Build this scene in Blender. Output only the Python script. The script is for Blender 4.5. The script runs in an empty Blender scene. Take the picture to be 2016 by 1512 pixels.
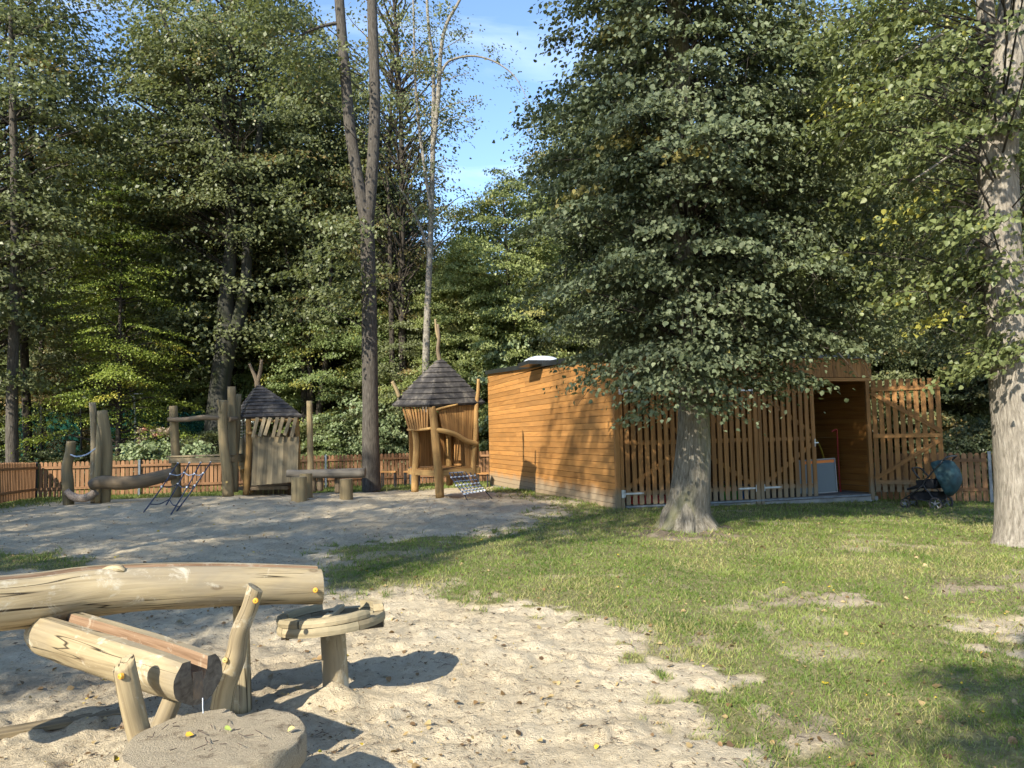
import bpy, math, random
import numpy as np
from mathutils import Vector, Matrix

# ------------------------------------------------------------------ scene
scene = bpy.context.scene
C = scene.collection
rad = math.radians

CAM_H = 1.6
FPX = 1514.0
PITCH, ROLL = rad(3.85), rad(1.2)
_F = Vector((0, math.cos(PITCH), math.sin(PITCH)))
_U0 = Vector((0, -math.sin(PITCH), math.cos(PITCH)))
_R0 = Vector((1, 0, 0))
_R = (math.cos(ROLL) * _R0 - math.sin(ROLL) * _U0).normalized()
_U = (math.cos(ROLL) * _U0 + math.sin(ROLL) * _R0).normalized()
CAM = Vector((0, 0, CAM_H))

cam_data = bpy.data.cameras.new("camera")
cam_data.sensor_width = 36
cam_data.lens = FPX / 2016 * 36
cam_data.clip_start = 0.05
cam_data.clip_end = 1000
cam = bpy.data.objects.new("camera", cam_data)
C.objects.link(cam)
M = Matrix.Identity(4)
for i in range(3):
    M[i][0], M[i][1], M[i][2], M[i][3] = _R[i], _U[i], -_F[i], CAM[i]
cam.matrix_world = M
scene.camera = cam

# sun: shadows fall away from the viewer and to the right
SUN_H = Vector((-0.77, -1.25, 1.0)).normalized()
sun_el = math.asin(SUN_H.z)
sun_data = bpy.data.lights.new("sun", 'SUN')
sun_data.energy = 4.1
sun_data.angle = rad(0.55)
sun_data.color = (1.0, 0.93, 0.79)
sun = bpy.data.objects.new("sun", sun_data)
C.objects.link(sun)
sun.rotation_mode = 'QUATERNION'
sun.rotation_quaternion = SUN_H.to_track_quat('Z', 'Y')
sun.location = (-20, -30, 40)

world = bpy.data.worlds.new("World")
scene.world = world
world.use_nodes = True
wn = world.node_tree
wn.nodes.clear()
w_out = wn.nodes.new("ShaderNodeOutputWorld")
w_bg = wn.nodes.new("ShaderNodeBackground")
w_bg.inputs[1].default_value = 0.13
sky = wn.nodes.new("ShaderNodeTexSky")
sky.sky_type = 'NISHITA'
sky.sun_disc = False
sky.sun_elevation = sun_el
sky.sun_rotation = math.atan2(SUN_H.x, SUN_H.y)
sky.altitude = 200
sky.air_density = 1.0
sky.dust_density = 0.3
sky.ozone_density = 3.5
w_tc = wn.nodes.new("ShaderNodeTexCoord")
w_map = wn.nodes.new("ShaderNodeMapping")
w_map.inputs['Scale'].default_value = (2.2, 2.2, 9.0)
w_map.inputs['Rotation'].default_value = (0.0, 0.35, 0.0)
w_no = wn.nodes.new("ShaderNodeTexNoise")
w_no.inputs['Scale'].default_value = 1.6
w_no.inputs['Detail'].default_value = 7
w_no.inputs['Roughness'].default_value = 0.55
w_no.inputs['Distortion'].default_value = 0.6
w_rp = wn.nodes.new("ShaderNodeValToRGB")
w_rp.color_ramp.elements[0].position = 0.50
w_rp.color_ramp.elements[0].color = (0, 0, 0, 1)
w_rp.color_ramp.elements[1].position = 0.85
w_rp.color_ramp.elements[1].color = (0.32, 0.32, 0.32, 1)
w_mx = wn.nodes.new("ShaderNodeMix")
w_mx.data_type = 'RGBA'
w_mx.inputs[7].default_value = (6.0, 6.6, 7.4, 1)
wn.links.new(w_tc.outputs['Generated'], w_map.inputs[0])
wn.links.new(w_map.outputs[0], w_no.inputs['Vector'])
wn.links.new(w_no.outputs['Fac'], w_rp.inputs[0])
wn.links.new(w_rp.outputs[0], w_mx.inputs[0])
wn.links.new(sky.outputs[0], w_mx.inputs[6])
wn.links.new(w_mx.outputs[2], w_bg.inputs[0])
wn.links.new(w_bg.outputs[0], w_out.inputs[0])

scene.view_settings.view_transform = 'Standard'
scene.view_settings.look = 'None'
scene.view_settings.gamma = 1
scene.view_settings.exposure = 1.45
scene.render.engine = 'CYCLES'
cy = scene.cycles
cy.max_bounces = 6
cy.diffuse_bounces = 3
cy.glossy_bounces = 2
cy.transmission_bounces = 4
cy.transparent_max_bounces = 6
cy.sample_clamp_indirect = 4
cy.use_denoising = True
cy.use_adaptive_sampling = True
cy.adaptive_threshold = 0.02
cy.caustics_reflective = False
cy.caustics_refractive = False


# ------------------------------------------------------------------ helpers
def ray(px, py):
    d = _F + _R * ((px - 1008) / FPX) - _U * ((py - 756) / FPX)
    return d                      # depth 1 along the view axis

def P(px, py, d):
    return CAM + ray(px, py) * d

_rng = np.random.RandomState(7)
_T = _rng.rand(256, 256)

def vnoise(x, y, s, ox=0.0, oy=0.0):
    x = np.asarray(x, float) / s + 37.3 + ox
    y = np.asarray(y, float) / s + 11.7 + oy
    xi, yi = np.floor(x).astype(int), np.floor(y).astype(int)
    fx, fy = x - xi, y - yi
    fx, fy = fx * fx * (3 - 2 * fx), fy * fy * (3 - 2 * fy)
    a = _T[xi % 256, yi % 256]; b = _T[(xi + 1) % 256, yi % 256]
    c = _T[xi % 256, (yi + 1) % 256]; d = _T[(xi + 1) % 256, (yi + 1) % 256]
    return (a * (1 - fx) + b * fx) * (1 - fy) + (c * (1 - fx) + d * fx) * fy

def sstep(a, b, x):
    t = np.clip((np.asarray(x, float) - a) / (b - a), 0, 1)
    return t * t * (3 - 2 * t)

def base_h(x, y):
    x = np.asarray(x, float); y = np.asarray(y, float)
    h = 0.10 * sstep(5, 13, y)
    h = h + 0.20 * np.exp(-((x + 5.6) / 5.2) ** 2 - ((y - 17.6) / 2.9) ** 2)
    h = h - 0.11 * sstep(3.0, 8.0, x) * sstep(9, 14, y)
    h = h - 0.06 * sstep(20, 23, y)
    return h

def G(px, py):
    r = ray(px, py)
    d = 1.6 / max(0.02, -r.z)
    for _ in range(12):
        p = CAM + r * d
        z = float(base_h(p.x, p.y))
        d = (CAM_H - z) / max(0.02, -r.z)
    p = CAM + r * d
    return Vector((p.x, p.y, float(base_h(p.x, p.y))))

# outline of the lawn on the ground, from its corners
def poly(pts):
    return np.array([[G(a, b).x, G(a, b).y] for a, b in pts])

LAWN = poly([(640, 1118), (668, 1085), (760, 1066), (900, 1058), (1050, 1042), (1085, 1010), (1120, 992), (960, 968),
             (1000, 940), (2300, 955), (3800, 1100), (3800, 1700), (1650, 1700), (1540, 1512), (1480, 1478),
             (1400, 1440), (1404, 1396), (1455, 1368), (1445, 1340), (1370, 1322), (1290, 1285), (1270, 1250),
             (1190, 1228), (1080, 1196), (960, 1186), (860, 1168), (760, 1166), (690, 1160), (640, 1150)])
LAWN2 = poly([(-900, 1090), (0, 1092), (60, 1086), (150, 1098), (162, 1118), (60, 1128), (-900, 1190)])
BARE = [poly(p) for p in (
    [(1880, 1235), (1960, 1200), (2200, 1180), (2400, 1300), (2200, 1350), (1980, 1330), (1900, 1290)],
    [(1430, 1180), (1560, 1165), (1700, 1172), (1720, 1186), (1560, 1200), (1450, 1192)],
    [(1760, 1150), (1900, 1140), (2200, 1130), (2200, 1170), (1900, 1180), (1780, 1165)],
    [(1340, 1245), (1400, 1240), (1470, 1290), (1440, 1300), (1370, 1275)],
    [(1500, 1420), (1600, 1400), (1700, 1450), (1660, 1480), (1560, 1470)],
    [(1270, 1052), (1330, 1036), (1420, 1040), (1490, 1056), (1440, 1072), (1330, 1072)])]

def sdist(poly_, x, y):
    """signed distance to a polygon, positive inside"""
    x = np.asarray(x, float); y = np.asarray(y, float)
    n = len(poly_)
    best = np.full(x.shape, 1e9)
    inside = np.zeros(x.shape, bool)
    for i in range(n):
        ax, ay = poly_[i]; bx, by = poly_[(i + 1) % n]
        dx, dy = bx - ax, by - ay
        t = np.clip(((x - ax) * dx + (y - ay) * dy) / (dx * dx + dy * dy + 1e-9), 0, 1)
        best = np.minimum(best, (x - ax - t * dx) ** 2 + (y - ay - t * dy) ** 2)
        cond = ((ay > y) != (by > y))
        with np.errstate(divide='ignore', invalid='ignore'):
            xc = (bx - ax) * (y - ay) / (by - ay + 1e-12) + ax
        inside ^= cond & (x < xc)
    d = np.sqrt(best)
    return np.where(inside, d, -d)

def grass_mask(x, y):
    """0 bare sand .. 1 full lawn"""
    x = np.asarray(x, float); y = np.asarray(y, float)
    n = (vnoise(x, y, 0.55) - 0.5) * 0.8 + (vnoise(x, y, 0.16) - 0.5) * 0.6
    sc = 0.5 + 0.04 * np.clip(y, 0, 20)
    sd = sdist(LAWN, x, y) / sc
    a = sstep(-0.18, 0.32, sd + n * 0.8)
    tuft = sstep(0.66, 0.80, vnoise(x, y, 0.14, 6, 8)) * sstep(-0.75, -0.25, sd) * 0.9
    a = np.maximum(a, tuft)
    b = sstep(-0.1, 0.25, sdist(LAWN2, x, y) + n * 0.6)
    # strip of grass in front of the fence and everything beyond it
    fl = 22.5 + (x + 13.9) * 0.284
    c = sstep(-3.1, -2.2, y - fl + n * 1.5) * (x < 0.5)
    e = sstep(-11.0, -12.5, x + n + (y - 18) * 0.2) * (y > 12)
    m = np.maximum(np.maximum(a, b), np.maximum(c, e))
    for p in BARE:
        m = m * (1 - 0.88 * sstep(-0.05, 0.45, sdist(p, x, y) / sc + n * 1.1))
    patch = sstep(0.62, 0.80, vnoise(x, y, 0.9, 5, 9) * 0.6 + vnoise(x, y, 0.3, 3, 2) * 0.4)
    m = m * (1 - 0.5 * patch)
    return np.clip(m, 0, 1)

WHEEL_C = G(657, 1378)
_fr = random.Random(33)
FOOT = []
for _ in range(150):
    fy = 3.4 + 8.5 * _fr.random() ** 1.4
    FOOT.append((_fr.uniform(-0.72, 0.6) * fy, fy, _fr.uniform(0, 3.14), _fr.uniform(0.7, 1.1)))
def full_h(x, y):
    x = np.asarray(x, float); y = np.asarray(y, float)
    g = grass_mask(x, y)
    near = 1 - sstep(14, 26, np.hypot(x, y))
    s = (vnoise(x, y, 1.1) - 0.5) * 0.075
    s = s + (vnoise(x, y, 0.34, 4, 1) - 0.5) * 0.034
    v = np.abs(vnoise(x, y, 0.17, 8, 3) - 0.5)
    s = s - (0.5 - v) * 0.030 + 0.018 - 0.022 * sstep(0.68, 0.78, vnoise(x, y, 0.20, 13, 2)) + 0.02 * sstep(0.7, 0.8, vnoise(x, y, 0.12, 3, 12))
    s = s + (vnoise(x, y, 0.07, 2, 7) - 0.5) * 0.020
    l = (vnoise(x, y, 1.6, 2, 2) - 0.5) * 0.05 + (vnoise(x, y, 0.2, 6, 6) - 0.5) * 0.012
    h = base_h(x, y) + near * (s * (1 - g) + l * g) + 0.015 * g
    if x.size > 4:
        ft = np.zeros_like(h)
        for fx, fy, fa, fs_ in FOOT:
            m = (np.abs(x - fx) < 0.32) & (np.abs(y - fy) < 0.32)
            if not m.any(): continue
            dx, dy = x[m] - fx, y[m] - fy
            u = (dx * math.cos(fa) + dy * math.sin(fa)) / (0.13 * fs_); v_ = (-dx * math.sin(fa) + dy * math.cos(fa)) / (0.055 * fs_)
            r2 = np.sqrt(u * u + v_ * v_)
            ft[m] += -0.020 * (1 - sstep(0.7, 1.1, r2)) + 0.011 * np.exp(-((r2 - 1.25) / 0.25) ** 2)
        h = h + ft * (1 - g)
    d2 = (x - WHEEL_C.x) ** 2 + (y - WHEEL_C.y + 0.03) ** 2
    h = h + 0.10 * np.exp(-d2 / 0.02)
    d2 = (x + 2.2) ** 2 / 1.2 + (y - 5.0) ** 2 / 0.12
    h = h + 0.05 * np.exp(-d2) * vnoise(x, y, 0.12, 1, 4)
    return h

def fh(x, y):
    return float(full_h(np.array([x]), np.array([y]))[0])


def tag(o, label=None, cat=None, group=None, kind=None):
    if label: o["label"] = label
    if cat: o["category"] = cat
    if group: o["group"] = group
    if kind: o["kind"] = kind
    return o

def empty(name, loc, label, cat, group=None):
    o = bpy.data.objects.new(name, None)
    C.objects.link(o)
    o.empty_display_size = 0.2
    o.location = loc
    return tag(o, label, cat, group)

def frame_of(d):
    d = d.normalized()
    a = Vector((0, 0, 1)) if abs(d.z) < 0.93 else Vector((0, 1, 0))
    u = d.cross(a).normalized()
    v = u.cross(d).normalized()
    return u, v

class MB:
    """collects shapes, each carrying grain coordinates, and links them as one mesh object"""
    def __init__(s, seed=0):
        s.v, s.f, s.lc, s.rn = [], [], [], []
        s.r = random.Random(seed)

    def add(s, verts, faces, lcs, rnd=None):
        n = len(s.v)
        rnd = s.r.random() if rnd is None else rnd
        off = Vector((s.r.uniform(-9, 9), s.r.uniform(-9, 9), s.r.uniform(-30, 30)))
        s.v += [tuple(p) for p in verts]
        s.f += [tuple(n + i for i in f) for f in faces]
        s.lc += [tuple(Vector(l) + off) for l in lcs]
        s.rn += [rnd] * len(verts)

    def board(s, a, b, w, t, side, ch=0.0):
        """a box from a to b, width w along side, thickness t; ch chamfers the long edges"""
        a, b = Vector(a), Vector(b)
        d = (b - a); L = d.length; d.normalize()
        u = Vector(side); u = (u - d * u.dot(d)).normalized()
        n = d.cross(u).normalized()
        hw, ht = w / 2, t / 2
        if ch > 0:
            c = ch
            sec = [(-hw + c, -ht), (hw - c, -ht), (hw, -ht + c), (hw, ht - c), (hw - c, ht), (-hw + c, ht), (-hw, ht - c), (-hw, -ht + c)]
        else:
            sec = [(-hw, -ht), (hw, -ht), (hw, ht), (-hw, ht)]
        k = len(sec)
        vs, ls = [], []
        for z, p in ((0, a), (L, b)):
            for x, y in sec:
                vs.append(p + u * x + n * y); ls.append((x, y, z))
        fs = [tuple(range(k - 1, -1, -1)), tuple(range(k, 2 * k))]
        for i in range(k):
            j = (i + 1) % k
            fs.append((i, j, j + k, i + k))
        s.add(vs, fs, ls)

    def box(s, c, sx, sy, sz, ex=(1, 0, 0), ey=(0, 1, 0), ez=(0, 0, 1), ch=0.0):
        c = Vector(c); ez = Vector(ez)
        s.board(c - ez * sz / 2, c + ez * sz / 2, sx, sy, ex, ch)

    def tube(s, pts, rr, seg=10, cap=True, wob=0.0, sq=1.0, taperend=0.0, tilt=None, crack=None, res=None):
        pts = [Vector(p) for p in pts]
        if res:
            pts, rr = smooth_path(pts, rr, res)
        n = len(pts)
        if not hasattr(rr, '__len__'): rr = [rr] * n
        vs, fs, ls = [], [], []
        u, v = frame_of(pts[1] - pts[0])
        dist = 0
        ph = [s.r.uniform(0, 6.28) for _ in range(4)]
        for i, p in enumerate(pts):
            d = (pts[min(i + 1, n - 1)] - pts[max(i - 1, 0)]).normalized()
            u = (u - d * u.dot(d)).normalized()
            v = d.cross(u).normalized()
            if i: dist += (p - pts[i - 1]).length
            for k in range(seg):
                a = 2 * math.pi * k / seg
                w = 1 + wob * (math.sin(2 * a + ph[0] + dist * 1.3) * .5 + math.sin(3 * a + ph[1] - dist * 2.1) * .35 + math.sin(5 * a + ph[2] + dist * 3.7) * .2)
                r = rr[i] * w
                x, y = r * math.cos(a), r * math.sin(a) * sq
                q = p + u * x + v * y
                if tilt is not None and i in (0, n - 1):
                    q = q + d * (x * tilt[0] + y * tilt[1])
                vs.append(q); ls.append((x, y, dist))
        for i in range(n - 1):
            for k in range(seg):
                k2 = (k + 1) % seg
                fs.append((i * seg + k, i * seg + k2, (i + 1) * seg + k2, (i + 1) * seg + k))
        if cap:
            fs.append(tuple(range(seg - 1, -1, -1)))
            fs.append(tuple(range((n - 1) * seg, n * seg)))
        s.add(vs, fs, ls)

    def build(s, name, mat, parent=None, smooth=False, bevel=0.0):
        me = bpy.data.meshes.new(name)
        me.from_pydata(s.v, [], s.f)
        at = me.attributes.new("lc", 'FLOAT_VECTOR', 'POINT')
        at.data.foreach_set("vector", np.array(s.lc, dtype=np.float32).ravel())
        at = me.attributes.new("rnd", 'FLOAT', 'POINT')
        at.data.foreach_set("value", np.array(s.rn, dtype=np.float32))
        me.materials.append(mat)
        me.update()
        if smooth:
            me.polygons.foreach_set("use_smooth", [len(p.vertices) == 4 for p in me.polygons])
        o = bpy.data.objects.new(name, me)
        C.objects.link(o)
        if bevel > 0:
            m = o.modifiers.new("bevel", 'BEVEL'); m.width = bevel; m.segments = 2; m.limit_method = 'ANGLE'; m.angle_limit = rad(40)
        if parent:
            o.parent = parent
            o.matrix_parent_inverse = Matrix.Translation(-Vector(parent.location))
        return o

def smooth_path(pts, rr, res):
    if not hasattr(rr, '__len__'): rr = [rr] * len(pts)
    op, orr = [], []
    n = len(pts)
    for i in range(n - 1):
        p0 = pts[max(i - 1, 0)]; p1 = pts[i]; p2 = pts[i + 1]; p3 = pts[min(i + 2, n - 1)]
        for k in range(res):
            t = k / res
            q = 0.5 * ((2 * p1) + (p2 - p0) * t + (2 * p0 - 5 * p1 + 4 * p2 - p3) * t * t + (-p0 + 3 * p1 - 3 * p2 + p3) * t ** 3)
            op.append(q); orr.append(rr[i] * (1 - t) + rr[i + 1] * t)
    op.append(pts[-1]); orr.append(rr[-1])
    return op, orr

# ------------------------------------------------------------------ materials
def new_mat(name):
    m = bpy.data.materials.new(name); m.use_nodes = True
    nt = m.node_tree; nt.nodes.clear()
    return m, nt, nt.nodes, nt.links

def ramp(N, stops):
    r = N.new("ShaderNodeValToRGB"); e = r.color_ramp.elements
    while len(e) < len(stops): e.new(0.5)
    for i, (p, c) in enumerate(stops):
        e[i].position = p; e[i].color = (*c, 1)
    return r

def noise(N, L, vec, scale, detail=4, rough=0.55, dist=0.0, dim='3D'):
    n = N.new("ShaderNodeTexNoise"); n.inputs['Scale'].default_value = scale
    n.inputs['Detail'].default_value = detail; n.inputs['Roughness'].default_value = rough
    n.inputs['Distortion'].default_value = dist
    if vec is not None: L.new(vec, n.inputs['Vector'])
    return n

def mapping(N, L, vec, sc):
    m = N.new("ShaderNodeMapping"); m.inputs['Scale'].default_value = sc
    L.new(vec, m.inputs[0]); return m.outputs[0]

def mixc(N, L, f, a, b, mode='MIX'):
    m = N.new("ShaderNodeMix"); m.data_type = 'RGBA'; m.blend_type = mode
    for s, i in ((f, 0), (a, 6), (b, 7)):
        if isinstance(s, (int, float)): m.inputs[i].default_value = s
        elif isinstance(s, tuple): m.inputs[i].default_value = (*s, 1)
        else: L.new(s, m.inputs[i])
    return m.outputs[2]

def attr(N, name):
    a = N.new("ShaderNodeAttribute"); a.attribute_name = name; return a

def bsdf(N, L, col, rough=0.7, spec=0.3, metal=0.0, bump=None, bs=0.3, bd=0.01):
    b = N.new("ShaderNodeBsdfPrincipled"); o = N.new("ShaderNodeOutputMaterial")
    if isinstance(col, tuple): b.inputs['Base Color'].default_value = (*col, 1)
    else: L.new(col, b.inputs['Base Color'])
    b.inputs['Roughness'].default_value = rough
    b.inputs['Specular IOR Level'].default_value = spec
    b.inputs['Metallic'].default_value = metal
    if bump is not None:
        bp = N.new("ShaderNodeBump"); bp.inputs['Strength'].default_value = bs; bp.inputs['Distance'].default_value = bd
        L.new(bump, bp.inputs['Height']); L.new(bp.outputs[0], b.inputs['Normal'])
    L.new(b.outputs[0], o.inputs[0])
    return b

def wood(name, light, mid, dark, grain=28, along=0.05, rough=0.75, vary=0.5, blotch=None, blotch_amt=0.5, splash=None, bs=0.35, crack=0.0, stains=None, knots=False):
    m, nt, N, L = new_mat(name)
    lc = attr(N, "lc").outputs['Vector']
    g = noise(N, L, mapping(N, L, lc, (1, 1, along)), grain, 6, 0.6, 0.8)
    c = ramp(N, [(0.28, dark), (0.5, mid), (0.72, light)])
    L.new(g.outputs['Fac'], c.inputs[0])
    col = c.outputs[0]
    big = noise(N, L, mapping(N, L, lc, (1, 1, 0.35)), 3.5, 4, 0.6, 0.3)
    if blotch:
        br = ramp(N, [(0.45, (0, 0, 0)), (0.62, (1, 1, 1))]); L.new(big.outputs['Fac'], br.inputs[0])
        mm = N.new("ShaderNodeMath"); mm.operation = 'MULTIPLY'; mm.inputs[1].default_value = blotch_amt
        L.new(br.outputs[0], mm.inputs[0])
        col = mixc(N, L, mm.outputs[0], col, blotch)
    rn = attr(N, "rnd").outputs['Fac']
    hv = N.new("ShaderNodeHueSaturation")
    mr = N.new("ShaderNodeMapRange"); mr.inputs['To Min'].default_value = 1 - vary * 0.4; mr.inputs['To Max'].default_value = 1 + vary * 0.4
    L.new(rn, mr.inputs['Value']); L.new(mr.outputs[0], hv.inputs['Value']); L.new(col, hv.inputs['Color'])
    col = hv.outputs[0]
    hgt = g.outputs['Fac']
    if crack > 0:
        ck = noise(N, L, mapping(N, L, lc, (1, 1, 0.035)), 11, 2, 0.5, 0.3)
        cr = ramp(N, [(0.489, (1, 1, 1)), (0.498, (0.05, 0.04, 0.03)), (0.502, (0.05, 0.04, 0.03)), (0.511, (1, 1, 1))]); L.new(ck.outputs['Fac'], cr.inputs[0])
        gate = ramp(N, [(0.5, (0, 0, 0)), (0.55, (1, 1, 1))]); L.new(big.outputs['Fac'], gate.inputs[0])
        ad = mixc(N, L, gate.outputs[0], cr.outputs[0], (1.0, 1.0, 1.0))
        col = mixc(N, L, crack, col, mixc(N, L, 1.0, col, ad, 'MULTIPLY'))
    if knots:
        vo = N.new("ShaderNodeTexVoronoi"); vo.inputs['Scale'].default_value = 5.5
        L.new(mapping(N, L, lc, (1, 1, 0.45)), vo.inputs['Vector'])
        kr_ = ramp(N, [(0.05, (0.85, 0.85, 0.85)), (0.085, (0.3, 0.3, 0.3)), (0.10, (0.7, 0.7, 0.7)), (0.13, (0, 0, 0))]); L.new(vo.outputs['Distance'], kr_.inputs[0])
        col = mixc(N, L, kr_.outputs[0], col, (0.10, 0.065, 0.035))
    if stains:
        s1 = noise(N, L, mapping(N, L, lc, (1, 1, 0.8)), 7, 8, 0.75, 0.6)
        sr = ramp(N, [(0.56, (0, 0, 0)), (0.66, (0.75, 0.75, 0.75))]); L.new(s1.outputs['Fac'], sr.inputs[0])
        col = mixc(N, L, sr.outputs[0], col, stains)
        s2 = noise(N, L, mapping(N, L, lc, (1, 1, 0.25)), 5, 6, 0.7, 0.3)
        sr2 = ramp(N, [(0.58, (0, 0, 0)), (0.72, (0.6, 0.6, 0.6))]); L.new(s2.outputs['Fac'], sr2.inputs[0])
        col = mixc(N, L, sr2.outputs[0], col, (0.15, 0.125, 0.095))
    if splash:
        geo = N.new("ShaderNodeNewGeometry"); sp = N.new("ShaderNodeSeparateXYZ"); L.new(geo.outputs['Position'], sp.inputs[0])
        nz = noise(N, L, geo.outputs['Position'], 2.5, 4)
        ad = N.new("ShaderNodeMath"); ad.operation = 'MULTIPLY_ADD'; ad.inputs[1].default_value = -0.35
        L.new(nz.outputs['Fac'], ad.inputs[0]); L.new(sp.outputs[2], ad.inputs[2])
        mr2 = N.new("ShaderNodeMapRange"); mr2.inputs['From Min'].default_value = 0.15; mr2.inputs['From Max'].default_value = 0.38
        mr2.inputs['To Min'].default_value = 0.85; mr2.inputs['To Max'].default_value = 0.0
        L.new(ad.outputs[0], mr2.inputs['Value'])
        col = mixc(N, L, mr2.outputs[0], col, splash)
    bsdf(N, L, col, rough, 0.25, bump=hgt, bs=bs, bd=0.006)
    return m

W_LOG = wood("debarked_log", (0.40, 0.325, 0.20), (0.31, 0.245, 0.142), (0.15, 0.11, 0.062), 24, 0.05, blotch=(0.215, 0.18, 0.125), blotch_amt=0.9, crack=1.0, knots=True, bs=0.8, stains=(0.46, 0.42, 0.33))
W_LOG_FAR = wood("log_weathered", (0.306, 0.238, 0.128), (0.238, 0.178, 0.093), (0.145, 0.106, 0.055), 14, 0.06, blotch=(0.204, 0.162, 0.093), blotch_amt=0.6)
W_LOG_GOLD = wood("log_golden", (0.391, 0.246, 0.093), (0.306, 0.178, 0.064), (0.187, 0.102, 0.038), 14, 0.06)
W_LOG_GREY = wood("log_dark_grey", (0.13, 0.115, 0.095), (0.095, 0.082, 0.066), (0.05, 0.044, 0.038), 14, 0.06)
W_LOG_BROWN = wood("log_brown", (0.20, 0.15, 0.10), (0.155, 0.115, 0.072), (0.09, 0.065, 0.042), 14, 0.06)  # plain darker brown wood
W_GREYPLANK = wood("plank_weathered", (0.30, 0.235, 0.14), (0.215, 0.165, 0.095), (0.11, 0.085, 0.05), 20, 0.05, blotch=(0.14, 0.115, 0.075), blotch_amt=0.7, vary=0.7)
W_ORANGE = wood("plank_orange", (0.365, 0.200, 0.072), (0.289, 0.149, 0.051), (0.170, 0.081, 0.029), 16, 0.05, vary=0.55)
W_SHED = wood("shed_cladding", (0.420, 0.207, 0.062), (0.358, 0.168, 0.047), (0.258, 0.118, 0.034), 9, 0.10, vary=0.5, blotch=(0.291, 0.146, 0.047), blotch_amt=0.6, splash=(0.280, 0.224, 0.151), bs=0.15)
W_SHED2 = wood("gate_slats", (0.31, 0.16, 0.055), (0.24, 0.118, 0.039), (0.15, 0.072, 0.025), 16, 0.05, vary=0.45, bs=0.2, splash=(0.20, 0.165, 0.11))
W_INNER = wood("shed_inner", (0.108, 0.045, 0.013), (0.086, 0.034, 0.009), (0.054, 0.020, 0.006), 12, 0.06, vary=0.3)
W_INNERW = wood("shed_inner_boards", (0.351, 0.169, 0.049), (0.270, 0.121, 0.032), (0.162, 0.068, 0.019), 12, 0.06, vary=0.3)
W_FENCE = wood("fence_wood", (0.312, 0.174, 0.089), (0.237, 0.126, 0.060), (0.141, 0.071, 0.033), 16, 0.05, vary=0.75)
W_RIM = wood("rim_wood", (0.46, 0.38, 0.24), (0.36, 0.29, 0.175), (0.20, 0.15, 0.085), 26, 0.08, blotch=(0.23, 0.20, 0.125), blotch_amt=0.6, vary=0.5, bs=0.6)
W_END = wood("wet_log_end", (0.20, 0.17, 0.13), (0.13, 0.105, 0.08), (0.05, 0.04, 0.03), 30, 0.8, rough=0.55)
W_WET = wood("wet_dark_wood", (0.075, 0.055, 0.035), (0.04, 0.032, 0.024), (0.016, 0.014, 0.012), 30, 0.5, rough=0.4)
W_CHANNEL = wood("channel_inner", (0.33, 0.225, 0.14), (0.24, 0.15, 0.09), (0.12, 0.07, 0.04), 34, 0.05, stains=(0.42, 0.36, 0.27), bs=0.8)

def simple(name, col, rough=0.6, spec=0.4, metal=0.0, var=0.0, sc=8):
    m, nt, N, L = new_mat(name)
    if var > 0:
        tc = N.new("ShaderNodeTexCoord")
        n = noise(N, L, tc.outputs['Object'], sc, 5)
        r = ramp(N, [(0.3, tuple(c * (1 - var) for c in col)), (0.7, tuple(min(1, c * (1 + var)) for c in col))])
        L.new(n.outputs['Fac'], r.inputs[0])
        bsdf(N, L, r.outputs[0], rough, spec, metal, bump=n.outputs['Fac'], bs=0.1)
    else:
        bsdf(N, L, col, rough, spec, metal)
    return m

M_TAR = simple("roof_felt", (0.035, 0.037, 0.04), 0.85, 0.3, 0, 0.4, 3)
M_TRIM = simple("dark_metal_trim", (0.045, 0.05, 0.055), 0.35, 0.5, 0.6, 0.2, 4)
M_STEEL = simple("galvanised_steel", (0.42, 0.44, 0.45), 0.45, 0.5, 0.55, 0.25, 12)
M_POSTMETAL = simple("grey_fence_post", (0.16, 0.18, 0.20), 0.5, 0.5, 0.3, 0.3, 10)
M_DARKPOST = simple("dark_fence_post", (0.02, 0.022, 0.026), 0.5, 0.4)
M_CONC = simple("concrete_plinth", (0.24, 0.235, 0.22), 0.9, 0.2, 0, 0.3, 6)
M_FLOOR = simple("shed_floor", (0.12, 0.11, 0.10), 0.8, 0.2, 0, 0.3, 5)
M_DOME = simple("skylight_acrylic", (0.5, 0.54, 0.60), 0.25, 0.5)
M_YELLOW = simple("yellow_cap", (0.60, 0.30, 0.035), 0.45, 0.4)
M_PALECAP = simple("pale_cap", (0.55, 0.38, 0.13), 0.6, 0.3)
M_ROPE_B = simple("rope_blue", (0.055, 0.065, 0.095), 0.85, 0.2, 0, 0.5, 60)
M_ROPE_L = simple("rope_light", (0.34, 0.40, 0.50), 0.85, 0.2, 0, 0.3, 60)
M_ROPE_BR = simple("rope_brown", (0.26, 0.21, 0.17), 0.9, 0.2, 0, 0.5, 50)
M_COUP = simple("coupling_white", (0.75, 0.77, 0.8), 0.5, 0.4)
M_RED = simple("red_paint", (0.22, 0.01, 0.01), 0.5, 0.4)
M_REDP = simple("red_plastic", (0.5, 0.012, 0.02), 0.4, 0.5)
M_GREENP = simple("green_plastic", (0.02, 0.28, 0.03), 0.4, 0.5)
M_BLUEP = simple("blue_plastic", (0.01, 0.14, 0.5), 0.4, 0.5)
M_WBOARD = simple("whiteboard", (0.13, 0.15, 0.15), 0.5, 0.3)
M_WFRAME = simple("whiteboard_frame", (0.4, 0.38, 0.36), 0.5, 0.4)
M_ORANGEP = simple("orange_panel", (0.75, 0.20, 0.02), 0.5, 0.4)
M_HOOP = simple("yellow_hoop", (0.35, 0.25, 0.03), 0.5, 0.4)
M_BLACKF = simple("black_fabric", (0.012, 0.013, 0.016), 0.85, 0.25, 0, 0.3, 20)
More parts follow.
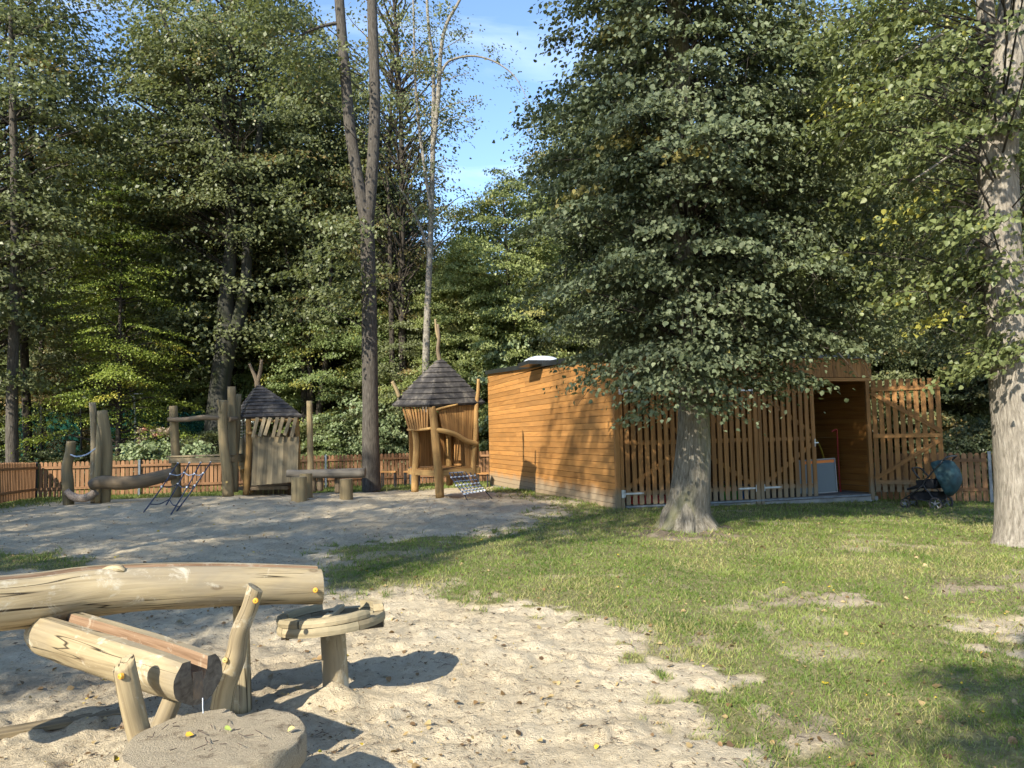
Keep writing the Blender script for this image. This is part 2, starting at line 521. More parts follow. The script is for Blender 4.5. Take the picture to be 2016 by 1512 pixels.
M_BLACKM = simple("black_metal", (0.015, 0.016, 0.018), 0.35, 0.5)
M_TYRE = simple("tyre_rubber", (0.055, 0.05, 0.047), 0.8, 0.3, 0, 0.3, 30)
M_TEAL = simple("teal_canopy", (0.014, 0.043, 0.05), 0.7, 0.4, 0, 0.5, 9)
M_LAMP = simple("lamp_metal", (0.55, 0.56, 0.56), 0.45, 0.4)
M_WATER = simple("water", (0.6, 0.65, 0.7), 0.05, 0.8)
M_NETWIRE = simple("net_wire", (0.35, 0.33, 0.28), 0.7, 0.3)

def shingle():
    m, nt, N, L = new_mat("bitumen_shingles")
    tc = N.new("ShaderNodeTexCoord")
    n = noise(N, L, tc.outputs['Object'], 5, 8, 0.7)
    n2 = noise(N, L, tc.outputs['Object'], 40, 3, 0.6)
    r = ramp(N, [(0.35, (0.020, 0.018, 0.018)), (0.52, (0.05, 0.045, 0.042)), (0.70, (0.14, 0.122, 0.10))])
    L.new(n.outputs['Fac'], r.inputs[0])
    bsdf(N, L, r.outputs[0], 0.9, 0.3, bump=n2.outputs['Fac'], bs=0.5, bd=0.01)
    return m
M_SHING = shingle()

def bark(name, a, b, c, moss=None, sc=9.0, along=0.25, bs=0.9):
    m, nt, N, L = new_mat(name)
    lc = attr(N, "lc").outputs['Vector']
    g = noise(N, L, mapping(N, L, lc, (1, 1, along)), sc * 2.2, 8, 0.7, 0.4)
    r = ramp(N, [(0.32, a), (0.52, b), (0.7, c)]); L.new(g.outputs['Fac'], r.inputs[0])
    col = r.outputs[0]
    if moss:
        n = noise(N, L, mapping(N, L, lc, (1, 1, 0.3)), 2.2, 5)
        k = ramp(N, [(0.48, (0, 0, 0)), (0.64, (0.8, 0.8, 0.8))]); L.new(n.outputs['Fac'], k.inputs[0])
        col = mixc(N, L, k.outputs[0], col, moss)
    bsdf(N, L, col, 0.95, 0.15, bump=g.outputs['Fac'], bs=bs, bd=0.03)
    return m
B_LINDEN = bark("bark_linden", (0.07, 0.06, 0.045), (0.175, 0.155, 0.122), (0.29, 0.265, 0.215), moss=(0.13, 0.13, 0.06), sc=17, along=0.14, bs=1.0)
B_RIGHT = bark("bark_pale", (0.11, 0.095, 0.075), (0.25, 0.22, 0.18), (0.37, 0.335, 0.28), sc=16, along=0.16, bs=1.0)
B_BROWN = bark("bark_brown", (0.032, 0.028, 0.024), (0.080, 0.070, 0.058), (0.135, 0.12, 0.10), sc=14, along=0.15)
B_BEECH = bark("bark_beech", (0.032, 0.032, 0.027), (0.047, 0.046, 0.039), (0.063, 0.060, 0.050), moss=(0.038, 0.042, 0.022), sc=3, bs=0.3)
B_BIRCH = bark("bark_light", (0.079, 0.068, 0.054), (0.216, 0.194, 0.158), (0.331, 0.302, 0.252), sc=6, along=1.2)
B_DARK = bark("bark_dark", (0.025, 0.021, 0.017), (0.05, 0.042, 0.033), (0.08, 0.068, 0.055), sc=6)

def leaf_mat(name, c1, c2, c3, accent, acc_p=0.03, trans=0.35, rough=0.45, spec=0.35):
    """c1..c3: ordinary leaves by their tint; accent: the few turned leaves or sprays"""
    m, nt, N, L = new_mat(name)
    t = attr(N, "tint"); k = attr(N, "clt")
    r = ramp(N, [(0.0, c1), (0.5, c2), (1.0, c3)]); L.new(t.outputs['Fac'], r.inputs[0])
    cm = N.new("ShaderNodeMath"); cm.operation = 'GREATER_THAN'; cm.inputs[1].default_value = 1 - acc_p
    L.new(k.outputs['Fac'], cm.inputs[0])
    mm = N.new("ShaderNodeMath"); mm.operation = 'MULTIPLY'; mm.inputs[1].default_value = 0.8
    L.new(cm.outputs[0], mm.inputs[0])
    col = mixc(N, L, mm.outputs[0], r.outputs[0], accent)
    b = N.new("ShaderNodeBsdfPrincipled"); b.inputs['Roughness'].default_value = rough
    b.inputs['Specular IOR Level'].default_value = spec
    L.new(col, b.inputs['Base Color'])
    tr = N.new("ShaderNodeBsdfTranslucent")
    tc = mixc(N, L, 0.35, col, (0.20, 0.24, 0.02)); L.new(tc, tr.inputs[0])
    mx = N.new("ShaderNodeMixShader"); mx.inputs[0].default_value = trans
    o = N.new("ShaderNodeOutputMaterial")
    L.new(b.outputs[0], mx.inputs[1]); L.new(tr.outputs[0], mx.inputs[2]); L.new(mx.outputs[0], o.inputs[0])
    return m

L_LINDEN = leaf_mat("leaves_linden", (0.065, 0.082, 0.041), (0.116, 0.140, 0.073), (0.194, 0.215, 0.124), (0.237, 0.194, 0.053), 0.015, 0.26, 0.55, 0.22)
L_RIGHT = leaf_mat("leaves_turning", (0.08, 0.10, 0.035), (0.14, 0.165, 0.06), (0.21, 0.23, 0.10), (0.34, 0.31, 0.06), 0.07, 0.35)
L_OLIVE = leaf_mat("leaves_olive", (0.081, 0.094, 0.039), (0.132, 0.149, 0.064), (0.201, 0.218, 0.103), (0.230, 0.161, 0.057), 0.05, 0.38)
L_DARK = leaf_mat("leaves_dark", (0.052, 0.069, 0.034), (0.086, 0.108, 0.053), (0.138, 0.161, 0.086), (0.161, 0.149, 0.057), 0.04, 0.34)
L_FRESH = leaf_mat("leaves_fresh", (0.095, 0.130, 0.040), (0.16, 0.205, 0.07), (0.24, 0.29, 0.11), (0.30, 0.28, 0.06), 0.06, 0.42)
L_YELLOW = leaf_mat("leaves_yellowgreen", (0.117, 0.156, 0.026), (0.208, 0.260, 0.039), (0.325, 0.377, 0.078), (0.455, 0.390, 0.065), 0.08, 0.45)
L_BROWN = leaf_mat("leaves_brownish", (0.090, 0.073, 0.032), (0.155, 0.122, 0.048), (0.227, 0.195, 0.081), (0.325, 0.195, 0.065), 0.10, 0.35)
L_PALE = leaf_mat("leaves_pale_shrub", (0.115, 0.161, 0.069), (0.196, 0.241, 0.115), (0.310, 0.356, 0.196), (0.322, 0.310, 0.138), 0.04, 0.35)
L_MAPLE = leaf_mat("leaves_light_green", (0.16, 0.19, 0.06), (0.26, 0.30, 0.10), (0.38, 0.41, 0.17), (0.40, 0.36, 0.12), 0.05, 0.5)

# ------------------------------------------------------------------ ground
def axis(segs):
    out = []
    for a, b, st in segs:
        n = max(1, int(round((b - a) / st)))
        out += list(np.linspace(a, b, n, endpoint=False))
    out.append(segs[-1][1])
    return np.array(out)

def make_ground():
    xs = axis([(-200, -40, 20), (-40, -16, 1.5), (-16, -7, 0.12), (-7, -3.4, 0.06), (-3.4, 4.2, 0.03), (4.2, 12, 0.08), (12, 40, 2), (40, 200, 20)])
    ys = axis([(-120, -20, 20), (-20, 1.5, 1.8), (1.5, 2.6, 0.1), (2.6, 7.5, 0.03), (7.5, 12, 0.055), (12, 24, 0.1), (24, 60, 3), (60, 300, 30)])
    X, Y = np.meshgrid(xs, ys)
    Z = full_h(X, Y)
    Gm = grass_mask(X, Y)
    # terrain far off
    nx, ny = len(xs), len(ys)
    co = np.stack([X, Y, Z], -1).reshape(-1, 3).astype(np.float32)
    idx = np.arange(nx * ny).reshape(ny, nx)
    q = np.stack([idx[:-1, :-1], idx[:-1, 1:], idx[1:, 1:], idx[1:, :-1]], -1).reshape(-1, 4)
    lb = G(1357, 1046)
    r2 = np.hypot((X - lb.x) / 1.5, Y - lb.y)
    soil = (1 - sstep(0.45, 1.15, r2 + (vnoise(X, Y, 0.4) - .5) * .5)) * 0.9
    fenceline = 22.5 + (X + 13.9) * 0.284
    soil = np.maximum(soil, sstep(-0.2, 1.0, Y - fenceline) * (X < 0) * .95)
    soil = np.maximum(soil, sstep(17.5, 19, Y) * (X > 2) * .95)
    soil = np.maximum(soil, 0.35 * (1 - sstep(0.2, 0.7, np.hypot(X + 2.3, (Y - 5.35) * 1.2) - .6 + (vnoise(X, Y, 0.3) - .5) * .6)))
    for p in BARE[1:]:
        soil = np.maximum(soil, 0.55 * sstep(-0.3, 0.3, sdist(p, X, Y)))
    me = raw_mesh("ground", co, q, {"grass": Gm.ravel(), "soil": soil.ravel()})
    me.polygons.foreach_set("use_smooth", np.ones(len(q), bool))
    m, nt, N, L = new_mat("sand_and_soil")
    geo = N.new("ShaderNodeNewGeometry")
    pos = geo.outputs['Position']
    n1 = noise(N, L, pos, 1.1, 5, 0.6)
    n2 = noise(N, L, pos, 22, 6, 0.7, 0.4)
    n3 = noise(N, L, pos, 130, 3, 0.6)
    c1 = ramp(N, [(0.3, (0.40, 0.33, 0.225)), (0.55, (0.50, 0.42, 0.295)), (0.75, (0.565, 0.485, 0.355))]); L.new(n1.outputs['Fac'], c1.inputs[0])
    deb = ramp(N, [(0.30, (0.22, 0.17, 0.12)), (0.385, (0.85, 0.84, 0.82)), (0.60, (1.0, 1.0, 1.0))]); L.new(n2.outputs['Fac'], deb.inputs[0])
    sand = mixc(N, L, 0.75, c1.outputs[0], mixc(N, L, 1.0, c1.outputs[0], deb.outputs[0], 'MULTIPLY'))
    k1 = noise(N, L, pos, 7.5, 3, 0.6, 1.8)
    kr = ramp(N, [(0.482, (0, 0, 0)), (0.497, (1, 1, 1)), (0.503, (1, 1, 1)), (0.518, (0, 0, 0))]); L.new(k1.outputs['Fac'], kr.inputs[0])
    k2 = noise(N, L, pos, 9, 4, 0.7)
    kg = ramp(N, [(0.51, (0, 0, 0)), (0.57, (0.85, 0.85, 0.85))]); L.new(k2.outputs['Fac'], kg.inputs[0])
    sand = mixc(N, L, mixc(N, L, 1.0, kr.outputs[0], kg.outputs[0], 'MULTIPLY'), sand, (0.15, 0.115, 0.08))
    gr = ramp(N, [(0.3, (0.13, 0.105, 0.055)), (0.55, (0.20, 0.19, 0.085)), (0.75, (0.31, 0.27, 0.155))]); L.new(n2.outputs['Fac'], gr.inputs[0])
    ga = attr(N, "grass").outputs['Fac']
    gr2 = ramp(N, [(0.12, (0, 0, 0)), (0.85, (1, 1, 1))]); L.new(ga, gr2.inputs[0])
    col = mixc(N, L, gr2.outputs[0], sand, gr.outputs[0])
    so = attr(N, "soil").outputs['Fac']
    col = mixc(N, L, so, col, mixc(N, L, n2.outputs['Fac'], (0.10, 0.075, 0.05), (0.22, 0.175, 0.125)))
    add = N.new("ShaderNodeMath"); add.operation = 'MULTIPLY_ADD'; add.inputs[1].default_value = 0.35
    L.new(n3.outputs['Fac'], add.inputs[0]); L.new(n2.outputs['Fac'], add.inputs[2])
    bsdf(N, L, col, 0.95, 0.1, bump=add.outputs[0], bs=0.9, bd=0.035)
    me.materials.append(m)
    o = bpy.data.objects.new("ground", me); C.objects.link(o)
    tag(o, kind="structure")
    return o

def raw_mesh(name, co, quads, fattrs=None, k=4):
    me = bpy.data.meshes.new(name)
    nv, nf = len(co), len(quads)
    me.vertices.add(nv); me.vertices.foreach_set("co", np.asarray(co, np.float32).ravel())
    me.loops.add(nf * k); me.loops.foreach_set("vertex_index", np.asarray(quads, np.int32).ravel())
    me.polygons.add(nf); me.polygons.foreach_set("loop_start", np.arange(0, nf * k, k, dtype=np.int32))
    me.update(calc_edges=True)
    for n_, a in (fattrs or {}).items():
        at = me.attributes.new(n_, 'FLOAT', 'POINT'); at.data.foreach_set("value", np.asarray(a, np.float32))
    return me

make_ground()

# ------------------------------------------------------------------ foliage
def unit(a):
    return a / (np.linalg.norm(a, axis=1, keepdims=True) + 1e-9)

def leaves_mesh(name, c, nrm, ax, size, tint, clt, heart=False):
    """one small folded leaf for each centre"""
    n = len(c)
    ax = unit(ax); nrm = unit(nrm - ax * np.sum(nrm * ax, 1, keepdims=True))
    sd = np.cross(ax, nrm)
    s = size[:, None]
    if heart:
        prof = [(-0.45, 0, 0), (-0.30, -0.40, 0.07), (0.12, -0.42, 0.10), (0.62, 0, -0.12), (0.12, 0.42, 0.10), (-0.30, 0.40, 0.07)]
        co = np.stack([c + ax * s * a + sd * s * b + nrm * s * h for a, b, h in prof], 1).reshape(-1, 3)
        i = np.arange(n)[:, None] * 6
        q = np.concatenate([i + np.array([[0, 1, 2, 3]]), i + np.array([[0, 3, 4, 5]])], 1).reshape(-1, 4)
        k = 6
    else:
        prof = [(-0.5, 0, 0), (0.0, -0.36, 0.09), (0.55, 0, -0.05), (0.0, 0.36, 0.09)]
        co = np.stack([c + ax * s * a + sd * s * b + nrm * s * h for a, b, h in prof], 1).reshape(-1, 3)
        q = np.arange(n * 4).reshape(-1, 4); k = 4
    return raw_mesh(name, co, q, {"tint": np.repeat(tint, k), "clt": np.repeat(clt, k)})

def crown_clusters(rng, env, z0, z1, n, shell=0.45, keep=None):
    """centres of leaf sprays inside a crown envelope env(t) (t 0 bottom .. 1 top), uneven outline"""
    zs = np.linspace(z0, z1, 60)
    rr = np.array([env((z - z0) / (z1 - z0)) for z in zs])
    w = np.maximum(rr, 0.1) ** 1.5; w = w / w.sum()
    ph = rng.rand(4) * 6.28
    out = []
    while len(out) < n:
        i = rng.choice(60, p=w)
        z = zs[i] + rng.uniform(-0.5, 0.5) * (z1 - z0) / 60
        a = rng.rand() * 6.2832
        lump = 1 + 0.16 * math.sin(3 * a + ph[0] + z * 0.9) + 0.13 * math.sin(2 * a + ph[1] - z * 1.7) + 0.10 * math.sin(5 * a + ph[2] + z * 2.3)
        r = rr[i] * lump * (shell + (1 - shell) * rng.rand() ** 0.6)
        p = (r * math.cos(a), r * math.sin(a), z)
        if keep and not keep(p, rng): continue
        out.append(p)
    return np.array(out)

def spray_leaves(rng, cl, per, crad, size, axis_xy=(0, 0), flat=0.22, droop=0.25, ctr=None):
    n = len(cl)
    out = cl.copy(); out[:, 0] -= axis_xy[0]; out[:, 1] -= axis_xy[1]; out[:, 2] = 0
    out = unit(out + 1e-4)
    tan = np.stack([-out[:, 1], out[:, 0], np.zeros(n)], 1)
    k = np.repeat(np.arange(n), per)
    m = len(k)
    sc = (0.65 + 0.7 * rng.rand(n))[k] * crad
    a = rng.randn(m) * 0.5 * sc; b = rng.randn(m) * 0.42 * sc; h = rng.randn(m) * flat * 0.5 * sc
    roll_ = (rng.rand(n) - 0.5)[k] * 0.5
    p = cl[k] + out[k] * a[:, None] + tan[k] * b[:, None]
    p[:, 2] += h + b * roll_ - droop * (a + 0.3 * sc) * 0.8 - droop * (b / (sc + 1e-6)) ** 2 * sc * 0.5
    nr = out[k] * 0.55 + rng.randn(m, 3) * 0.45; nr[:, 2] += 0.75
    ax = out[k] * 0.6 + rng.randn(m, 3) * 0.5; ax[:, 2] -= 0.45
    sz = size * (0.65 + 0.6 * rng.rand(m))
    tint = np.clip(0.5 + 0.22 * rng.randn(m) + (rng.rand(n) - 0.5)[k] * 0.35, 0, 1)
    cls = rng.rand(n)[k]
    mixr = rng.rand(m)
    clt = np.where(mixr < 0.12, rng.rand(m), cls)
    return p, nr, ax, sz, tint, clt

def limbs(mb, rng, cl, trunk_at, r0, frac=0.6, low=0.55):
    """thin tapering branches from the trunk to the leaf sprays"""
    for c in cl:
        if rng.rand() > frac: continue
        c = Vector(c)
        rxy = math.hypot(c.x - trunk_at(c.z)[0], c.y - trunk_at(c.z)[1])
        zb = c.z - rxy * low * (0.6 + 0.6 * rng.rand())
        t = trunk_at(zb)
        s = Vector((t[0], t[1], t[2]))
        mid = s.lerp(c, 0.5) + Vector((rng.randn() * .08, rng.randn() * .08, rxy * 0.10)) * 1.0
        q = s.lerp(c, 0.8) + Vector((rng.randn() * .06, rng.randn() * .06, rxy * 0.06))
        mb.tube([s, mid, q, c], [r0, r0 * 0.55, r0 * 0.32, r0 * 0.14], 4, cap=False)

def trunk_fn(pts):
    zs = np.array([p[2] for p in pts]); xs = np.array([p[0] for p in pts]); ys = np.array([p[1] for p in pts])
    def f(z):
        z = float(np.clip(z, zs[0], zs[-1]))
        return (float(np.interp(z, zs, xs)), float(np.interp(z, zs, ys)), z)
    return f

class Proto:
    def __init__(s, seed, H, z0, env, ncl, per, crad, size, tr=0.18, shell=0.4, flat=0.22, droop=0.25, bark_=None, limb=0.5, low=0.55, curve=0.15, heart=False, keep=None, stems=1):
        rng = np.random.RandomState(seed)
        bend = [(rng.randn() * curve * k, rng.randn() * curve * k) for k in (0, .3, .6, 1)]
        pts = [(bend[i][0], bend[i][1], H * z) for i, z in enumerate((-0.01, 0.33, 0.66, 0.97))]
        f = trunk_fn(pts)
        cl = crown_clusters(rng, env, z0, H, ncl, shell, keep)
        for i in range(len(cl)):
            t = f(cl[i, 2]); cl[i, 0] += t[0]; cl[i, 1] += t[1]
        mb = MB(seed)
        sm = [Vector(p) for p in pts]
        if stems == 1:
            mb.tube(sm, [tr, tr * 0.78, tr * 0.5, tr * 0.12], 9, res=4, wob=0.06)
        else:
            for q in range(stems):
                a = q * 2.1 + rng.rand(); rr_ = [0.12, .28 * H * 0.1, .5 * H * 0.1, 1.0 * H * 0.1]
                mb.tube([Vector((p.x + math.cos(a) * rr_[i], p.y + math.sin(a) * rr_[i], p.z)) for i, p in enumerate(sm)], [tr * .6, tr * 0.5, tr * 0.35, tr * 0.1], 7, res=3)
        limbs(mb, rng, cl, f, tr * 0.28, limb, low)
        s.trunk = mb.build("trunk", bark_ or B_DARK, smooth=True)
        p, nr, ax, sz, ti, ct = spray_leaves(rng, cl, per, crad, size, flat=flat, droop=droop)
        me = leaves_mesh("crown", p, nr, ax, sz, ti, ct, heart)
        me.materials.append(L_OLIVE)
        s.crown = bpy.data.objects.new("crown", me); C.objects.link(s.crown)
        s.used = False

    def place(s, name, x, y, z, sc, rot, leafm, barkm, label, cat, group=None, sxy=1.0):
        e = empty(name, (x, y, z), label, cat, group)
        e.rotation_euler = (0, 0, rot); e.scale = (sc * sxy, sc * sxy, sc)
        for src, mt in ((s.trunk, barkm), (s.crown, leafm)):
            o = src if not s.used else src.copy()
            if s.used: C.objects.link(o)
            o.parent = e
            o.material_slots[0].link = 'OBJECT'; o.material_slots[0].material = mt
        s.used = True
        return e

def e_round(t): return math.sqrt(max(0, math.sin(math.pi * min(1, max(0, t)) ** 0.8)))
def mk(R, f): return lambda t: R * f(t)

# tall forest trees (H=18), bushy mid trees (H=8), shrubs (H=2.6), feathery tree (H=12), sparse tall (H=20)
PR_TALL = [Proto(11 + i, 18, 3.2, mk(3.6, lambda t: (math.sin(math.pi * (0.12 + 0.88 * t)) ** 0.6)), 330, 210, 0.95, 0.122, 0.2, 0.35, bark_=B_DARK, limb=0.45) for i in range(3)]
PR_MID = [Proto(31 + i, 8, 0.7, mk(2.5, lambda t: (math.sin(math.pi * (0.16 + 0.84 * t)) ** 0.6)), 290, 230, 0.60, 0.092, 0.09, 0.4, bark_=B_DARK, limb=0.35, stems=1 if i else 3) for i in range(3)]
PR_SHRUB = [Proto(51 + i, 2.6, 0.15, mk(1.25, lambda t: (math.sin(math.pi * (0.25 + 0.75 * t)) ** 0.5)), 110, 90, 0.34, 0.085, 0.03, 0.5, bark_=B_DARK, limb=0.2, low=0.9) for i in range(2)]
PR_MAPLE = Proto(41, 12, 1.0, mk(3.1, lambda t: (math.sin(math.pi * (0.2 + 0.8 * t)) ** 0.55)), 470, 230, 0.65, 0.098, 0.12, 0.5, bark_=B_DARK, limb=0.25)
PR_SHADE = Proto(45, 18, 4.0, mk(3.4, lambda t: (math.sin(math.pi * (0.12 + 0.88 * t)) ** 0.6)), 190, 95, 0.95, 0.14, 0.2, 0.35, bark_=B_BROWN, limb=0.4)
PR_FEATHER = Proto(71, 12, 1.8, mk(2.5, lambda t: 1.0 - 0.6 * t), 170, 190, 0.95, 0.075, 0.11, 0.25, flat=0.10, droop=0.35, bark_=B_DARK, limb=0.9, low=0.15)
PR_SPARSE = Proto(81, 20, 5.5, mk(2.3, lambda t: (math.sin(math.pi * (0.1 + 0.85 * t)) ** 0.7)), 130, 60, 0.8, 0.13, 0.17, 0.2, bark_=B_BROWN, limb=1.0, low=1.2)

def at_px(px, d, z=None):
    """a spot at distance d along the sight line of the photograph's column px"""
    x = (px - 1008) / FPX * d
    return x, d, float(base_h(x, d)) if z is None else z

rngp = random.Random(5)
FOREST = "dark broadleaf tree in the dense wood beyond the fence"
FG = "trees of the dense wood beyond the fence"
LEFTW = "tall tree in the wood beyond the left half of the picket fence"
HUE = {}
def forest(kind, px, d, H, leafm, barkm, label=FOREST, group=FG, name="forest_tree", sxy=1.0, z=None):
    pr, h0 = {'T': (PR_TALL[rngp.randrange(3)], 18), 'M': (PR_MID[rngp.randrange(3)], 8), 'S': (PR_SHRUB[rngp.randrange(2)], 2.6),
              'F': (PR_FEATHER, 12), 'A': (PR_MAPLE, 12), 'P': (PR_SPARSE, 20)}[kind]
    x, y, zz = at_px(px, d, z)
    if group:
        hue = {"leaves_olive": "olive green", "leaves_dark": "very dark green", "leaves_fresh": "lighter fresh green", "leaves_brownish": "brown tinged"}.get(leafm.name, "green")
        zone = next(t for lim, t in ((-40, "outside the left edge of the view"), (30, "at the very left edge"), (130, "above the fence corner"), (240, "behind the short climbing post"), (360, "behind the climbing posts"),
                    (460, "behind the beech trunk"), (570, "behind the square board hut"), (620, "behind the solitary upright pole"), (700, "left of the tall forked trunk"), (770, "right of the tall forked trunk"),
                    (850, "left of the tower hut roof"), (935, "behind the tower hut"), (1020, "above the far end of the shed"), (1200, "above the shed side wall"), (1300, "behind the linden's left side"), (1420, "behind the linden trunk"),
                    (1520, "behind the linden's right side"), (1670, "above the open end of the shed"), (1740, "above the shed doorway"), (1820, "above the open gate leaf"), (1930, "above the pushchair"), (2016, "beside the right trunk"),
                    (2120, "just outside the right edge"), (9999, "further outside the right edge")) if px < lim)
        what = {'T': "tall tree", 'M': "bushy low tree", 'S': "low bush by the fence"}[kind]
        label = hue + " " + what + " " + ("nearer " if kind == 'T' and d < 42 else "far back " if kind == 'T' else "") + zone
    return pr.place(name, x, y, zz, H / h0, rngp.uniform(0, 6.28), leafm, barkm, label, "shrub" if kind == 'S' else "tree", group, sxy)

# --- wood, far rows first
for px, d, H in [(-330, 50, 22), (-150, 47, 20), (40, 52, 21), (230, 56, 17), (430, 52, 22), (600, 50, 21), (740, 54, 20), (850, 56, 15.5), (960, 58, 14.5),
                 (1080, 54, 15), (1190, 50, 21), (1330, 48, 22), (1500, 50, 22), (1660, 47, 21), (1830, 48, 23), (2000, 46, 22), (2180, 48, 22), (2400, 50, 22)]:
    forest('T', px, d, H, rngp.choice([L_OLIVE, L_DARK, L_FRESH]), B_DARK, sxy=1.35)
for px, d, H, lm in [(-260, 38, 20, L_DARK), (-90, 36, 19, L_OLIVE), (110, 39, 14, L_DARK), (330, 40, 13, L_OLIVE), (520, 38, 19, L_OLIVE), (655, 36, 20, L_OLIVE),
                     (780, 39, 14.5, L_BROWN), (1150, 37, 19, L_OLIVE), (1290, 36, 20, L_DARK), (1480, 38, 20, L_OLIVE), (1640, 36, 18, L_FRESH),
                     (1790, 35, 19, L_OLIVE), (1960, 36, 20, L_BROWN), (2140, 38, 20, L_OLIVE)]:
    forest('T', px, d, H, lm, B_DARK, sxy=1.15)
for px, d, H, lm in [(-120, 33, 7, L_DARK), (20, 36, 8, L_OLIVE), (120, 34, 7.5, L_OLIVE), (250, 38, 9, L_FRESH), (370, 33, 7.5, L_OLIVE), (395, 37, 10, L_DARK), (520, 32, 8, L_FRESH), (575, 36, 10, L_OLIVE),
                     (650, 31, 8.5, L_FRESH), (760, 32, 9, L_FRESH), (800, 30, 7, L_OLIVE), (880, 33, 9.5, L_FRESH), (950, 31, 7, L_FRESH), (1060, 33, 9, L_FRESH),
                     (1120, 30, 8, L_OLIVE), (1250, 34, 9, L_DARK), (1400, 36, 10, L_DARK), (1560, 33, 9, L_DARK), (1700, 28, 8.5, L_DARK), (1790, 25, 8, L_OLIVE), (1860, 30, 9, L_DARK),
                     (1960, 26, 8.5, L_OLIVE), (2090, 24, 8, L_DARK), (2250, 27, 9, L_OLIVE)]:
    forest('M', px, d, H, lm, B_DARK, "bushy dark tree filling the understory behind the picket fence", "bushy trees behind the fence")
# shrubs just beyond the fence
for px, d, H, lm in [(-60, 27, 2.4, L_DARK), (30, 26.5, 1.6, L_DARK), (105, 27.5, 1.5, L_DARK), (170, 27, 1.5, L_DARK), (235, 26.5, 1.3, L_OLIVE), (400, 27.5, 2.0, L_OLIVE), (440, 29.5, 2.4, L_DARK),
                     (625, 29, 2.4, L_OLIVE), (665, 30, 2.6, L_OLIVE), (1880, 20, 1.9, L_DARK), (1975, 19.5, 2.1, L_DARK), (2060, 19, 2.1, L_OLIVE)]:
    forest('S', px, d, H, lm, B_DARK, "low dark bush growing along the far side of the picket fence", "low bushes along the fence", name="bush", sxy=1.2)

def special(kind, name, px, d, H, lm, bm, label, sxy=1.0, **k):
    return forest(kind, px, d, H, lm, bm, label, None, name, sxy, **k)
special('S', "shrub", 705, 29, 3.3, L_PALE, B_DARK, "pale green shrub behind the fence to the left of the tall bare trunk", 1.0)
special('S', "shrub", 778, 29.5, 3.8, L_PALE, B_DARK, "pale green shrub behind the fence between the tall bare trunk and the tower hut", 0.95)
special('S', "shrub", 640, 28, 1.9, L_FRESH, B_DARK, "low fresh green shrub behind the fence beside the upright pole", 1.0)
special('A', "maple_tree", 1000, 30, 12.2, L_MAPLE, B_DARK, "sunlit light green tree rising behind the shed roof under the open sky", 0.95)
special('A', "maple_tree", 1075, 31, 9.5, L_MAPLE, B_DARK, "light green tree behind the shed roof against the linden's left side", 1.0)
special('A', "maple_tree", 945, 33, 10.5, L_MAPLE, B_DARK, "light green bushy tree just left of the tallest sunlit one behind the shed", 0.9)
special('A', "maple_tree", 905, 29.5, 9.0, L_MAPLE, B_DARK, "sunlit light green bushy tree right behind the tower hut roof", 1.0)
special('S', "shrub", 1010, 29, 5.5, L_PALE, B_DARK, "pale sunlit bush showing just above the left end of the shed roof", 0.9)
special('M', "hornbeam_tree", 1895, 24.5, 6.0, L_DARK, B_DARK, "dark tree with low spreading leaves behind the open slatted gate leaf", 1.2)
special('S', "shrub", 1872, 30, 3.0, L_YELLOW, B_DARK, "sunlit yellow green bush glimpsed beside a dark trunk beyond the pushchair", 1.0)
special('F', "feathery_tree", 232, 26.8, 11.3, L_YELLOW, B_DARK, "slim tree with feathery bright yellow green foliage and a thin dark leaning stem", 1.0)
special('F', "feathery_tree", 300, 34, 11.0, L_FRESH, B_DARK, "feathery green tree just right of the slim yellow green one", 1.1)
special('F', "feathery_tree", 120, 36, 12.5, L_FRESH, B_DARK, "feathery blue green tree at the left behind the green windscreen net", 1.2)
special('M', "copper_tree", 150, 34, 6.5, L_BROWN, B_DARK, "reddish dark leaved small tree at the left beyond the green windscreen net", 1.0)
special('P', "sparse_tree", 795, 29, 21, L_OLIVE, B_DARK, "thin dark trunked tree with sparse twigs left of the pale slender trunk", 1.0)
special('P', "sparse_tree", 770, 34, 21, L_BROWN, B_DARK, "upright bare twigged tree behind the two trunks near the centre", 1.0)
special('P', "ash_tree", 1045, 46, 15.0, L_BROWN, B_BIRCH, "half bare tan topped tree standing below the blue sky gap", 0.9)
special('T', "lime_tree", -60, 26, 21, L_OLIVE, B_BROWN, "tall olive leaved tree at the far left edge behind the fence corner", 1.1)
special('T', "lime_tree", 2110, 17, 16, L_OLIVE, B_BROWN, "tall olive leaved tree just beyond the right edge behind the pale trunk", 1.0)
special('T', "lime_tree", 1620, 26, 17, L_OLIVE, B_BROWN, "tall olive leaved tree rising behind the open end of the shed", 1.0)
special('T', "lime_tree", 1800, 27, 19, L_FRESH, B_BROWN, "tall lighter green tree rising behind the open gate leaf", 1.0)

special('T', "lime_tree", 335, 41, 22, L_OLIVE, B_BROWN, "tall olive leaved tree filling the top left between the beech and the feathery trees", 1.1)
special('T', "lime_tree", 575, 33, 21, L_OLIVE, B_DARK, "tall olive leaved tree between the beech and the forked trunk", 1.0)
special('T', "lime_tree", 455, 31.5, 24, L_OLIVE, B_DARK, "very tall olive tree whose crown closes the top just right of the beech", 1.05)
special('T', "lime_tree", 200, 43, 20, L_OLIVE, B_DARK, "tall olive tree far behind the feathery yellow green one", 1.1)
